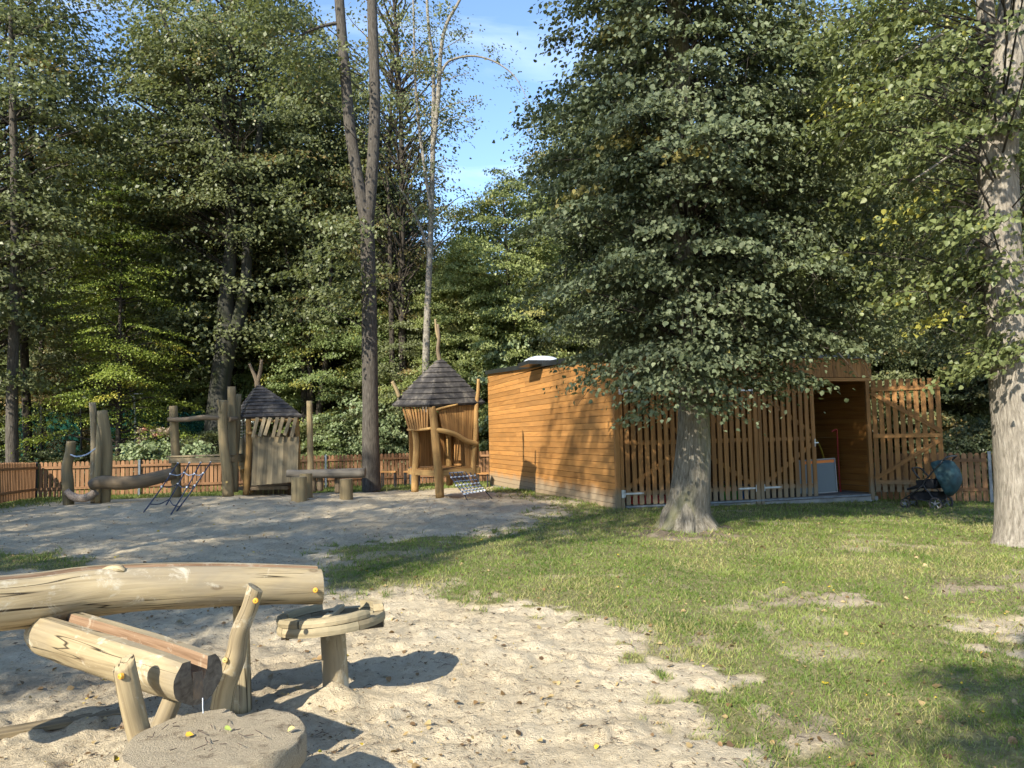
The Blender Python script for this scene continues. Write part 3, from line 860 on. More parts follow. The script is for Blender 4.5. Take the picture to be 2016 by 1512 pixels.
# --- tall trees out of the frame to the left and behind, whose shade falls across the playground
SHG = "tall shade trees standing left of and behind the viewpoint"
PR_HIGH = Proto(91, 17, 9.0, mk(3.5, lambda t: (math.sin(math.pi * (0.14 + 0.8 * t)) ** 0.6)), 150, 80, 0.9, 0.14, 0.2, 0.3, bark_=B_BROWN, limb=0.4)
for p_, q_, H, r, lm in [(-8.2, 1.0, 15, 1.3, L_OLIVE), (-10.5, 4.0, 15, 3.3, L_OLIVE), (-13.2, -3.5, 17, 0.9, L_OLIVE), (-14.5, 3.5, 16, 2.3, L_DARK), (-17.6, 6.0, 18, 4.3, L_OLIVE),
                         (-19.5, -1.5, 17, 0.9, L_OLIVE)]:
    # p_ across the light, q_ along it
    x, y = p_ * 0.851 + q_ * 0.524, -p_ * 0.524 + q_ * 0.851
    x, y = (p_ * 0.851 + (q_ - 8) * 0.524, -p_ * 0.524 + (q_ - 8) * 0.851)
    PR_SHADE.place("shade_tree", x, y, 0.0, H / 18, r, lm, B_BROWN, "tall broadleaf tree shading the playground from the viewer's left", "tree", SHG, 0.9)
for x, y, H, r in [(-6.6, 1.2, 17, 0.4)]:
    PR_HIGH.place("shade_tree", x, y, 0.0, H / 17, r, L_OLIVE, B_BROWN, "tall tree with a high crown just left of the viewer", "tree", SHG)

PR_TALL[0].place("shade_tree", -9.0, 0.3, 0.0, 0.6, 0.7, L_OLIVE, B_BROWN, "dense smaller tree shading the sand under the log channels", "tree", SHG)
PR_MID[1].place("shade_tree", -0.75, -2.8, 0.0, 0.9, 0.4, L_OLIVE, B_BROWN, "small tree right behind the viewer", "tree", SHG, 0.62)

# --- trees built one by one
def thing_tree(name, label, base):
    return empty(name, base, label, "tree")

def twigs(mb, rng, cl, ctr, L_, n):
    for q in cl:
        o_ = Vector((q[0] - ctr[0], q[1] - ctr[1], 0))
        o_ = o_.normalized() if o_.length > .01 else Vector((1, 0, 0))
        for _ in range(n):
            d_ = (o_ + Vector(tuple(rng.randn(3) * .55))).normalized()
            s = Vector(q) - o_ * L_ * .5
            mb.tube([s, s + d_ * L_ * .5 + Z_ * .03, s + d_ * L_ - Z_ * L_ * .25], [.006, .0042, .0018], 3, cap=False)
Z_ = Vector((0, 0, 1))
def custom_crown(par, seed, env, z0, z1, ncl, per, crad, size, lm, f, bm, r0, heart=False, keep=None, flat=0.22, droop=0.25, limb=0.7, low=0.5, shell=0.4, trunk_mb=None, extra=None):
    rng = np.random.RandomState(seed)
    cl = crown_clusters(rng, env, z0, z1, ncl, shell, keep)
    for i in range(len(cl)):
        t = f(cl[i, 2]); cl[i, 0] += t[0]; cl[i, 1] += t[1]
    if extra is not None: cl = np.concatenate([cl, np.array(extra)], 0)
    t0 = f((z0 + z1) / 2)
    bmb = MB(seed + 1)
    limbs(bmb, rng, cl, f, r0, limb, low)
    if heart: twigs(bmb, rng, cl, t0, crad * 1.3, 2)
    if bmb.v: bmb.build("branches", B_DARK if bm is not B_BIRCH else bm, par)
    p, nr, ax, sz, ti, ct = spray_leaves(rng, cl, per, crad, size, (t0[0], t0[1]), flat, droop)
    me = leaves_mesh("crown", p, nr, ax, sz, ti, ct, heart)
    me.materials.append(lm)
    o = bpy.data.objects.new("crown", me); C.objects.link(o)
    o.parent = par; o.matrix_parent_inverse = Matrix.Translation(-Vector(par.location))
    return cl

# linden in front of the shed
LB = G(1357, 1042)
DL = (LB + Vector((0, 0.1, 0)) - CAM).dot(_F)
lp = [LB + Vector((0, 0.1, -0.05)), LB + Vector((0.0, 0.1, 0.16)), P(1359, 980, DL), P(1365, 850, DL), P(1362, 720, DL), P(1350, 450, DL), P(1338, 150, DL), P(1325, -150, DL), P(1320, -420, DL)]
lin = thing_tree("linden_tree", "large grey barked linden with drooping dark green leaves in front of the slatted shed gates", LB)
mb = MB(3)
mb.tube(lp, [0.47, 0.385, 0.30, 0.245, 0.235, 0.20, 0.17, 0.13, 0.03], 26, res=5, wob=0.10, cap=True)
for a in (0.2, 1.6, 2.9, 3.7, 4.5, 5.5):       # root flare
    d_ = Vector((math.cos(a), math.sin(a), 0))
    mb.tube([LB + Vector((0, 0.1, 0.80)) + d_ * 0.06, LB + Vector((0, 0.1, 0.45)) + d_ * 0.15, LB + Vector((0, 0.1, 0.18)) + d_ * 0.27, LB + Vector((0, 0.1, -0.03)) + d_ * 0.46, LB + Vector((0, 0.1, -0.10)) + d_ * 0.62], [0.03, 0.13, 0.13, 0.10, 0.05], 10, res=3)
lf = trunk_fn([tuple(p) for p in lp])
def lin_env(t):
    z = 2.5 + t * 9.5
    return float(np.interp(z, [2.5, 2.9, 3.6, 4.6, 6.5, 8.5, 10.5, 12.0], [0.9, 1.7, 2.1, 2.2, 2.1, 1.75, 1.3, 0.5]))
ex = []
rg = random.Random(8)
for px, py, d in [(1165, 735, 11.6), (1235, 745, 11.1), (1260, 770, 11.0), (1280, 800, 11.1), (1215, 715, 11.3), (1310, 735, 10.9), (1340, 745, 11.0), (1400, 745, 10.9), (1425, 770, 11.2), (1400, 790, 11.3), (1450, 735, 11.3), (1500, 720, 11.3),
                  (1540, 730, 11.2), (1575, 735, 11.1), (1500, 755, 11.4), (1600, 670, 11.4), (1690, 640, 11.5), (1730, 630, 11.6), (1660, 610, 11.4), (1700, 480, 11.6), (1620, 650, 11.1), (1140, 700, 11.8), (1110, 640, 11.9),
                  (1300, 690, 10.8), (1360, 700, 10.7), (1420, 700, 10.7), (1480, 680, 10.9), (1240, 690, 11.1)]:
    p = P(px, py, d); ex.append((p.x, p.y, p.z))
for _ in range(120):
    px = rg.uniform(1480, 1740); py = rg.uniform(60, 690)
    if px > 1640 and py < 380: continue
    p = P(px, py, 11.9 + rg.uniform(-1.4, 1.6)); ex.append((p.x, p.y, p.z))
custom_crown(lin, 21, lin_env, 2.65, 12.0, 560, 200, 0.50, 0.064, L_LINDEN, lf, B_LINDEN, 0.026, heart=True, trunk_mb=mb, extra=ex, droop=0.45, low=0.35, shell=0.2, flat=0.22, limb=0.35)
tk = mb.build("trunk", B_LINDEN, lin, smooth=True)

# pale trunk at the right edge
RB = G(2015, 1072)
DR = (RB - CAM).dot(_F)
rp = [RB + Vector((0, 0, -0.05)), RB + Vector((0, 0, 0.12)), P(2013, 1000, DR), P(2010, 900, DR), P(1996, 760, DR), P(1976, 560, DR), P(1966, 300, DR), P(1990, 60, DR), P(2025, -200, DR), P(2040, -420, DR)]
rt = thing_tree("lime_tree", "pale grey trunk with turning yellow green leaves at the right edge of the lawn", RB)
mb = MB(4)
mb.tube(rp, [0.40, 0.33, 0.305, 0.30, 0.27, 0.25, 0.22, 0.18, 0.14, 0.05], 24, res=5, wob=0.08)
mb.tube([P(1968, 330, 10.45), P(1950, 150, 10.4), P(1935, -60, 10.4), P(1925, -300, 10.4)], [0.15, 0.12, 0.10, 0.05], 12, res=4)
for a, b, c_ in (((1962, 395, 10.35), (1900, 500, 10.1), (1850, 560, 9.9)), ((1975, 480, 10.3), (1940, 570, 10.0), (1960, 640, 9.8)), ((1960, 250, 10.3), (1880, 300, 10.0), (1790, 360, 9.8)), ((1975, 90, 10.4), (1880, 60, 10.0), (1760, 120, 9.7))):
    mb.tube([P(*a), P(*b), P(*c_)], [0.035, 0.02, 0.008], 6, res=4, cap=False)
rf = trunk_fn([tuple(p) for p in rp])
def keep_r(p, rng):
    x, y, z = p
    if y < 0 and abs(x) < 0.75: return rng.rand() < 0.45
    return True
ex = []
for px, py, d, k in [(1990, 600, 9.7, 3), (2000, 690, 9.7, 4), (1950, 650, 9.8, 3), (1930, 700, 9.8, 3), (1900, 735, 9.8, 2), (1990, 500, 9.8, 3), (1940, 560, 9.9, 3), (1860, 600, 9.9, 3), (1880, 520, 9.9, 3), (1820, 560, 9.9, 2),
                     (2000, 230, 9.7, 4), (2005, 300, 9.7, 3), (1960, 170, 9.7, 3), (1700, 90, 9.8, 4), (1760, 60, 9.8, 4), (1820, 100, 9.9, 4), (1660, 50, 9.9, 3), (1740, 190, 9.9, 3), (1680, 250, 9.9, 3), (1640, 160, 10, 3), (1780, 300, 10, 3),
                     (1850, 200, 10, 3), (1900, 120, 10, 3), (1720, 350, 10, 3), (1830, 420, 9.9, 3)]:
    for _ in range(k):
        p = P(px + rg.uniform(-35, 35), py + rg.uniform(-28, 28), d + rg.uniform(-.25, .35)); ex.append((p.x, p.y, p.z))
def r_env(t):
    z = 3.1 + t * 8.5
    return float(np.interp(z, [3.1, 4, 6, 8, 10, 11.6], [1.3, 2.0, 2.5, 2.5, 2.1, 0.6]))
custom_crown(rt, 22, r_env, 3.1, 11.6, 200, 110, 0.50, 0.068, L_RIGHT, rf, B_RIGHT, 0.016, heart=True, keep=keep_r, trunk_mb=mb, extra=ex, droop=0.4, low=0.3, shell=0.5)
mb.build("trunk", B_RIGHT, rt, smooth=True)

# tall forked trunk on the sand
TB = P(731, 955, 22.3)
tt = thing_tree("forked_tree", "tall straight brown trunk forking high up beside the stepping logs on the sand", (TB.x, TB.y, TB.z))
mb = MB(5)
mb.tube([P(732, 966, 22.3), P(731, 950, 22.3), P(729, 800, 22.3), P(727, 600, 22.3), P(722, 420, 22.3), P(722, 400, 22.3)], [0.30, 0.265, 0.235, 0.215, 0.215, 0.18], 16, res=4, wob=0.04)
mb.tube([P(723, 440, 22.3), P(733, 330, 22.3), P(738, 200, 22.4), P(734, 60, 22.5), P(728, -120, 22.6)], [0.20, 0.175, 0.16, 0.15, 0.12], 12, res=4)
mb.tube([P(722, 440, 22.3), P(706, 360, 22.2), P(690, 260, 22.2), P(680, 150, 22.2), P(668, 0, 22.2), P(660, -160, 22.2)], [0.20, 0.17, 0.165, 0.155, 0.14, 0.10], 12, res=4)
mb.tube([P(672, 45, 22.2), P(640, 50, 22.0), P(600, 65, 21.8), P(560, 90, 21.6)], [0.06, 0.045, 0.035, 0.015], 6, res=3)
tf = trunk_fn([tuple(P(728, 966, 22.3)), tuple(P(722, 400, 22.3)), tuple(P(705, -200, 22.3))])
ex = []
for _ in range(46):
    px, py = rg.choice([(650, 520), (690, 560), (620, 430), (560, 330), (600, 250), (560, 160), (620, 100), (500, 60), (680, 480), (640, 620), (600, 540)])
    p = P(px + rg.uniform(-40, 40), py + rg.uniform(-45, 45), 21.6 + rg.uniform(-1, 1)); ex.append((p.x, p.y, p.z))
custom_crown(tt, 23, mk(3.0, lambda t: 0.5 + 0.5 * math.sin(math.pi * t)), 10.5, 17.5, 40, 80, 0.8, 0.12, L_OLIVE, tf, B_BROWN, 0.02, limb=0.15, trunk_mb=mb, extra=ex, keep=lambda p, r: p[0] < -2.0)
mb.build("trunk", B_BROWN, tt, smooth=True)

# big forked beech behind the huts
bb = P(425, 880, 29)
bt = thing_tree("beech_tree", "thick smooth grey beech trunk forking into two behind the climbing posts", (bb.x, bb.y, 0.1))
mb = MB(6)
mb.tube([P(418, 960, 29), P(424, 880, 29), P(430, 780, 29), P(446, 680, 29), P(452, 640, 29)], [0.52, 0.42, 0.38, 0.40, 0.42], 18, res=4, wob=0.07)
mb.tube([P(446, 660, 29), P(444, 600, 29), P(452, 520, 29), P(456, 430, 29), P(450, 330, 29), P(440, 180, 29)], [0.38, 0.30, 0.235, 0.20, 0.17, 0.10], 14, res=4, wob=0.06)
mb.tube([P(458, 660, 29), P(474, 610, 29.1), P(484, 550, 29.1), P(488, 460, 29.1), P(500, 350, 29.2), P(520, 200, 29.3)], [0.34, 0.24, 0.20, 0.18, 0.15, 0.08], 14, res=4, wob=0.06)
for pts in (((452, 400, 29), (400, 320, 28.5), (320, 240, 28), (250, 190, 27.5)), ((455, 350, 29), (400, 280, 28), (330, 265, 27.5), (240, 310, 27)), ((448, 300, 29), (380, 180, 28), (330, 60, 27.5), (300, -40, 27.2)), ((490, 430, 29), (400, 290, 27.6), (290, 290, 27), (200, 330, 26.6))):
    mb.tube([P(*q) for q in pts], [0.13, 0.09, 0.06, 0.02], 7, res=4, cap=False)
bf = trunk_fn([tuple(P(418, 960, 29)), tuple(P(455, 600, 29)), tuple(P(480, -100, 29))])
ex = []
for _ in range(90):
    px, py = rg.choice([(150, 330), (200, 380), (250, 300), (310, 340), (350, 270), (250, 180), (330, 120), (280, 60), (380, 60), (420, 120), (180, 260), (330, 400), (400, 370), (390, 200), (230, 420), (130, 400)])
    p = P(px + rg.uniform(-40, 40), py + rg.uniform(-24, 24), 27.2 + rg.uniform(-1, 1)); ex.append((p.x, p.y, p.z))
custom_crown(bt, 24, mk(4.2, lambda t: 0.55 + 0.45 * math.sin(math.pi * t)), 8.5, 20, 140, 100, 0.9, 0.12, L_OLIVE, bf, B_BEECH, 0.035, limb=0.35, trunk_mb=mb, extra=ex, low=0.4)
mb.build("trunk", B_BEECH, bt, smooth=True)

# pale slender trunk with an arching bare branch
pb = P(838, 740, 27.5)
pt_ = thing_tree("slender_tree", "slender pale trunked tree with sparse leaves and one long arching branch against the sky", (pb.x, pb.y, 0.1))
mb = MB(7)
mb.tube([P(838, 990, 27.5), P(838, 740, 27.5), P(842, 600, 27.5), P(847, 480, 27.5), P(850, 380, 27.5), P(853, 250, 27.5), P(853, 140, 27.5), P(842, 30, 27.6), P(836, -100, 27.6)], [0.17, 0.135, 0.12, 0.105, 0.095, 0.085, 0.065, 0.05, 0.03], 10, res=4)
mb.tube([P(851, 300, 27.5), P(862, 200, 27.4), P(868, 100, 27.3), P(880, 45, 27.2), P(905, 0, 27.1), P(925, -60, 27.0)], [0.09, 0.085, 0.07, 0.06, 0.05, 0.03], 8, res=4)
mb.tube([P(868, 145, 27.3), P(882, 122, 27.2), P(910, 112, 27.1), P(940, 111, 27.0), P(975, 122, 26.9), P(1008, 145, 26.8), P(1030, 178, 26.7), P(1048, 222, 26.6)], [0.05, 0.045, 0.04, 0.034, 0.028, 0.02, 0.013, 0.006], 6, res=4)
mb.tube([P(847, 500, 27.5), P(825, 440, 27.3), P(800, 390, 27.0), P(780, 360, 26.8)], [0.06, 0.045, 0.03, 0.01], 6, res=4)
mb.tube([P(850, 420, 27.4), P(836, 330, 27.4), P(820, 200, 27.5), P(815, 60, 27.5), P(812, -60, 27.5)], [0.07, 0.06, 0.05, 0.035, 0.02], 7, res=4)
for a in [((866, 220, 27.4), (890, 205, 27.2), (945, 195, 27)), ((858, 250, 27.4), (900, 228, 27.2), (935, 240, 27)), ((868, 100, 27.3), (900, 80, 27.2), (925, 65, 27)), ((872, 160, 27.3), (900, 150, 27.2), (925, 142, 27))]:
    mb.tube([P(*q) for q in a], [0.02, 0.013, 0.005], 5, res=3, cap=False)
sp = []
for px, py, n_, s_ in [(900, 70, 5, 16), (915, 60, 3, 14), (905, 148, 3, 12), (925, 143, 1, 8), (900, 205, 4, 16), (935, 198, 3, 12), (915, 235, 3, 14), (930, 246, 1, 8), (975, 100, 3, 12), (985, 115, 2, 10), (1000, 150, 2, 10), (1015, 165, 2, 12), (1040, 200, 2, 12), (1050, 225, 2, 10),
                       (860, 60, 6, 25), (840, 130, 6, 25), (830, 230, 5, 25), (815, 120, 6, 25), (820, 330, 5, 22), (870, 330, 4, 20), (790, 200, 5, 25), (800, 380, 4, 20), (840, 420, 4, 20), (870, 20, 5, 20), (800, 30, 5, 25)]:
    for _ in range(n_ * 2 if px < 880 else n_):
        p = P(px + rg.uniform(-s_, s_), py + rg.uniform(-s_ * .7, s_ * .7), 27.2 + rg.uniform(-.5, .5)); sp.append((p.x, p.y, p.z))
rng = np.random.RandomState(91)
sp = np.array(sp)
p_, nr, ax, sz, ti, ct = spray_leaves(rng, sp, 22, 0.55, 0.10, (float(pb.x), float(pb.y)), 0.35, 0.3)
me = leaves_mesh("crown", p_, nr, ax, sz, ti, ct); me.materials.append(L_OLIVE)
o = bpy.data.objects.new("crown", me); C.objects.link(o); o.parent = pt_; o.matrix_parent_inverse = Matrix.Translation(-pt_.location)
mb.build("trunk", B_BIRCH, pt_, smooth=True)

# bare visible trunks among the wood
def bare_trunk(name, label, pts, rads, bm, ncl=0, lm=L_OLIVE, seed=0):
    P0 = P(*pts[0]); t = thing_tree(name, label, (P0.x, P0.y, P0.z))
    mb = MB(seed)
    V = [P(*q) for q in pts]
    mb.tube(V, rads, 9, res=4)
    f = trunk_fn([tuple(v) for v in V])
    custom_crown(t, seed, mk(1.6, lambda q: 0.6 + 0.4 * math.sin(math.pi * q)), V[0].z + (V[-1].z - V[0].z) * 0.55, V[-1].z + 1, ncl, 60, 0.6, 0.11, lm, f, bm, 0.02, trunk_mb=mb)
    mb.build("trunk", bm, t, smooth=True)
bare_trunk("leaning_tree", "thin dark stem leaning left through the feathery foliage behind the netting", [(272, 930, 30), (268, 850, 30), (258, 740, 30), (245, 620, 30), (232, 520, 30), (225, 430, 30), (222, 380, 30)], [0.13, 0.12, 0.10, 0.09, 0.07, 0.05, 0.02], B_DARK, 16, L_YELLOW, 101)
bare_trunk("slim_tree", "straight dark trunk at the far left beyond the corner of the fence", [(24, 960, 25), (24, 800, 25), (28, 600, 25), (30, 400, 25), (24, 180, 25), (20, 20, 25)], [0.2, 0.18, 0.15, 0.13, 0.10, 0.05], B_BROWN, 40, L_OLIVE, 102)
bare_trunk("slim_tree", "second straight dark trunk from the left edge showing against the sky specks", [(58, 940, 29), (46, 600, 29), (56, 400, 29), (62, 240, 29), (64, 60, 29)], [0.17, 0.14, 0.12, 0.09, 0.04], B_DARK, 40, L_OLIVE, 103)
bare_trunk("multistem_tree", "leftmost stem of the dark trunk clump behind the upright pole", [(603, 930, 30), (598, 760, 30), (592, 640, 30), (575, 560, 30), (560, 480, 30)], [0.14, 0.12, 0.10, 0.07, 0.03], B_DARK, 24, L_OLIVE, 104)
bare_trunk("multistem_tree", "middle stem of the dark trunk clump behind the upright pole", [(612, 930, 30), (612, 760, 30), (606, 640, 30), (612, 520, 30), (620, 420, 30)], [0.15, 0.14, 0.11, 0.08, 0.03], B_DARK, 24, L_OLIVE, 105)
bare_trunk("multistem_tree", "rightmost leaning stem of the dark trunk clump behind the upright pole", [(620, 930, 30), (630, 790, 30), (645, 680, 30), (650, 560, 30), (655, 450, 30)], [0.15, 0.13, 0.10, 0.07, 0.03], B_DARK, 24, L_OLIVE, 106)
bare_trunk("dark_tree", "straight dark trunk behind the fence between the tall forked trunk and the tower hut", [(773, 930, 29), (772, 700, 29), (768, 500, 29), (764, 360, 29)], [0.12, 0.11, 0.09, 0.04], B_DARK, 24, L_BROWN, 107)
bare_trunk("dark_tree", "thick dark trunk behind the right hand picket fence above the pushchair", [(1907, 930, 24), (1905, 860, 24), (1902, 780, 24), (1900, 600, 24), (1895, 420, 24)], [0.30, 0.25, 0.23, 0.20, 0.08], B_DARK, 30, L_DARK, 108)
bare_trunk("dark_tree", "thin leaning trunk behind the green windscreen net at the left", [(58, 900, 33), (66, 800, 33), (80, 700, 33), (90, 560, 33)], [0.14, 0.12, 0.10, 0.05], B_DARK, 20, L_DARK, 109)

# ------------------------------------------------------------------ hydrangea bush in front of the netting
hb = at_px(300, 25.6)
hy = empty("hydrangea_bush", hb, "hydrangea bush with faded pink and brown flower heads behind the fence", "shrub")
rng = np.random.RandomState(61)
cl = []
for _ in range(90):
    q = P(rng.uniform(245, 410), rng.uniform(872, 905), 25.6 + rng.uniform(-.5, .5)); cl.append((q.x, q.y, q.z))
cl = np.array(cl)
p_, nr, ax, sz, ti, ct = spray_leaves(rng, cl, 26, 0.25, 0.12, (hb[0], hb[1] + 2), 0.5, 0.2)
me = leaves_mesh("foliage", p_, nr, ax, sz, ti, ct); me.materials.append(L_PALE)
o = bpy.data.objects.new("foliage", me); C.objects.link(o); o.parent = hy; o.matrix_parent_inverse = Matrix.Translation(-hy.location)
L_BLOOM = leaf_mat("faded_blooms", (0.20, 0.13, 0.085), (0.28, 0.20, 0.14), (0.36, 0.31, 0.22), (0.42, 0.16, 0.10), 0.2, 0.2)
for _ in range(15):
    q = P(rng.uniform(265, 335), rng.uniform(842, 876), 25.4 + rng.uniform(-.3, .3))
    cc = np.array([[q.x, q.y, q.z]]) + rng.randn(60, 3) * np.array([[.055, .055, .045]])
    me = leaves_mesh("flower_head", cc, cc - np.array([[q.x, q.y, q.z]]) + 1e-3, rng.randn(60, 3), np.full(60, 0.05), rng.rand(60), np.full(60, rng.rand()))
    me.materials.append(L_BLOOM)
    o = bpy.data.objects.new("flower_head", me); C.objects.link(o); o.parent = hy; o.matrix_parent_inverse = Matrix.Translation(-hy.location)

# ------------------------------------------------------------------ grass, litter
def blades():
    rng = np.random.RandomState(3)
    ptsx, ptsy, hh = [], [], []
    for (x0, x1, y0, y1, dens, h) in [(-2.5, 4.5, 3.6, 6.5, 5200, 0.042), (-4.5, 6.5, 6.5, 9.5, 2600, 0.048), (-8, 9, 9.5, 13, 1250, 0.055), (-11, 13, 13, 18, 520, 0.065), (-15, 0.5, 18, 27, 420, 0.09), (8, 14, 17, 20, 200, .08)]:
        n = int((x1 - x0) * (y1 - y0) * dens)
        x = rng.uniform(x0, x1, n); y = rng.uniform(y0, y1, n)
        vis = np.abs(x) < y * 0.74 + 0.6
        x, y = x[vis], y[vis]
        g = grass_mask(x, y)
        clump = vnoise(x, y, 0.09, 3, 3)
        k = rng.rand(len(x)) < g ** 1.3 * (0.35 + 0.9 * clump)
        x, y = x[k], y[k]
        edge = grass_mask(x, y)
        ptsx.append(x); ptsy.append(y); hh.append(h * (0.35 + 0.75 * rng.rand(len(x))) * (1.5 - 0.65 * edge) * (0.75 + 0.7 * vnoise(x, y, 0.35, 7, 2)))
    x = np.concatenate(ptsx); y = np.concatenate(ptsy); h = np.concatenate(hh)
    n = len(x)
    z = full_h(x, y) - 0.005
    a = rng.rand(n) * 6.283; w = 0.0016 + 0.00052 * y
    lean = rng.rand(n) * 1.6; la = rng.rand(n) * 6.283
    dx, dy = np.cos(a) * w, np.sin(a) * w
    tx, ty = np.cos(la) * lean * h, np.sin(la) * lean * h
    b = np.stack([x, y, z], 1)
    co = np.stack([b + np.stack([-dx, -dy, 0 * x], 1), b + np.stack([dx, dy, 0 * x], 1), b + np.stack([tx, ty, h], 1)], 1).reshape(-1, 3)
    t = np.clip(0.5 + 0.2 * rng.randn(n) + (vnoise(x, y, 0.5, 9, 9) - 0.5) * 0.9, 0, 1)
    dry = (rng.rand(n) < 0.09 + 0.40 * sstep(0.52, 0.78, vnoise(x, y, 0.8, 1, 5)) + 0.3 * (1 - grass_mask(x, y))).astype(float)
    me = raw_mesh("grass", co, np.arange(n * 3).reshape(-1, 3), {"tint": np.repeat(t, 3), "clt": np.repeat(dry, 3)}, k=3)
    lm = leaf_mat("grass_blades", (0.088, 0.15, 0.025), (0.165, 0.23, 0.047), (0.27, 0.315, 0.088), (0.42, 0.37, 0.16), 0.5, 0.42, 0.5, 0.3)
    me.materials.append(lm)
    o = bpy.data.objects.new("grass", me); C.objects.link(o)
    tag(o, "short sunlit lawn grass with dry blades and bare patches", "grass", kind="stuff")
    print("blades", n)
blades()

def litter():
    rng = np.random.RandomState(9)
    n = 6500
    u = rng.rand(n)
    y = 3.2 + 15 * u ** 1.1; x = rng.uniform(-1, 1, n) * (y * 0.72 + 0.4)
    c = np.stack([x, y, full_h(x, y) + 0.012], 1)
    nr = rng.randn(n, 3) * 0.45; nr[:, 2] += 1
    ax = rng.randn(n, 3); ax[:, 2] *= 0.2
    sz = 0.010 + 0.040 * rng.rand(n) ** 3
    me = leaves_mesh("fallen_leaves", c, nr, ax, sz, rng.rand(n), rng.rand(n), heart=True)
    lm = leaf_mat("fallen_leaves", (0.09, 0.055, 0.03), (0.20, 0.12, 0.05), (0.40, 0.30, 0.14), (0.62, 0.45, 0.03), 0.06, 0.15)
    me.materials.append(lm)
    o = bpy.data.objects.new("fallen_leaves", me); C.objects.link(o)
    tag(o, "brown and yellow fallen leaves scattered over sand and lawn", "leaf litter", kind="stuff")
    mb = MB(12)
    for _ in range(3200):
        y = 3.3 + 9 * rg.random() ** 1.3; x = rg.uniform(-1, 1) * (y * 0.6)
        if float(grass_mask(np.array([x]), np.array([y]))[0]) > 0.4: continue
        a = rg.uniform(0, 6.28); L = rg.uniform(0.01, 0.05) * (1.8 if rg.random() < 0.05 else 1)
        z = fh(x, y) + 0.006
        mb.tube([(x, y, z), (x + math.cos(a) * L * .5, y + math.sin(a) * L * .5, z + 0.006), (x + math.cos(a + .5) * L, y + math.sin(a + .5) * L, z)], [0.0016, 0.0026, 0.0012], 3)
    o = mb.build("fallen_twigs", simple("twig_brown", (0.085, 0.06, 0.04), 0.9))
    tag(o, "dark broken twigs and bark bits scattered on the pale sand", "twigs", kind="stuff")
litter()

for pr in [PR_HIGH, PR_MAPLE, PR_SHADE] + PR_TALL + PR_MID + PR_SHRUB + [PR_FEATHER, PR_SPARSE]:
    if not pr.used:
        bpy.data.objects.remove(pr.trunk); bpy.data.objects.remove(pr.crown)

Z = Vector((0, 0, 1))
# ------------------------------------------------------------------ shed
C0 = P(1212, 1002, 15.0); C0.z = 0.0
E1 = Vector((0.9597, 0.281, 0)).normalized()
E2 = Vector((-E1.y, E1.x, 0))
def S(u, v, z): return C0 + E1 * u + E2 * v + Z * z
WID, LEN = 6.15, 9.75
def roof_z(v): return 3.13 + 0.46 * v / LEN

shed = empty("equipment_shed", tuple(S(0, 0, 0.1)), "long orange brown timber shed with flat roof and slatted double gates", "shed")
PL = 0.1337
mb = MB(100)
zb = 0.10; k = 0
while zb < 3.6:
    zt = zb + PL - 0.009
    # the plank stops where the sloping roof cuts it
    v0 = 0.0
    v1 = LEN
    top_near = roof_z(0)
    if zb + 0.02 > top_near:
        v0 = (zb + 0.02 - 3.13) / 0.46 * LEN
    if v0 < LEN - 0.3:
        jn = [v0, v1]
        if v1 - v0 > 5: jn = [v0, v0 + mb.r.uniform(2.5, v1 - v0 - 2), v1]
        for a, b in zip(jn[:-1], jn[1:]):
            za, zc = min(zt, roof_z(a) + 0.05), min(zt, roof_z(b) + 0.05)
            p = [S(0.0, a + .001, zb), S(0.028, a + .001, zb), S(0.028, b - .001, zb), S(0.0, b - .001, zb)]
            q = [S(0.0, a + .001, za), S(0.028, a + .001, za), S(0.028, b - .001, zc), S(0.0, b - .001, zc)]
            ls = [(0, 0, a), (.03, 0, a), (.03, 0, b), (0, 0, b), (0, .13, a), (.03, .13, a), (.03, .13, b), (0, .13, b)]
            mb.add(p + q, [(0, 1, 2, 3), (7, 6, 5, 4), (0, 4, 5, 1), (1, 5, 6, 2), (2, 6, 7, 3), (3, 7, 4, 0)], ls)
    zb += PL; k += 1
mb.build("side_cladding", W_SHED, shed)
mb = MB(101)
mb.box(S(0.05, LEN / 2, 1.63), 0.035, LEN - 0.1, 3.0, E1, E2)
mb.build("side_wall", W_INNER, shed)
mb = MB(102)      # right wall, boards seen from inside
for i in range(22):
    mb.board(S(WID - 0.05, 0.12, 0.27 + i * PL), S(WID - 0.05, LEN, 0.27 + i * PL), PL - 0.010, 0.03, Z)
mb.build("right_wall", W_INNERW, shed)
mb = MB(1021)
for i in range(28):
    mb.board(S(WID - 0.015, 0.03, 0.17 + i * PL * 0.8), S(WID - 0.015, LEN, 0.17 + i * PL * 0.8), PL * 0.8 - 0.005, 0.025, Z)
mb.build("right_cladding", W_SHED, shed)
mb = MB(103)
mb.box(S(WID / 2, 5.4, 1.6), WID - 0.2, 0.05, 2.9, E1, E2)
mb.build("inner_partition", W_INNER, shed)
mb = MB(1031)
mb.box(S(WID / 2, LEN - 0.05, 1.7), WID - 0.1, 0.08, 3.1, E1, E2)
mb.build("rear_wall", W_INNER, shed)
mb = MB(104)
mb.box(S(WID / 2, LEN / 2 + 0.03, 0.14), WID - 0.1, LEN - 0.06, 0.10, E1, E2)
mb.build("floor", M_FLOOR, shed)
mb = MB(105)
mb.box(S(WID / 2, 0.03, 0.05), WID + 0.02, 0.14, 0.16, E1, E2)
mb.box(S(0.09, LEN / 2, 0.04), 0.14, LEN, 0.12, E1, E2)
mb.build("plinth", M_CONC, shed)
mb = MB(106)
mb.box(S(3.07, -0.045, 0.165), 5.75, 0.05, 0.035, E1, E2)
mb.build("threshold", M_POSTMETAL, shed)
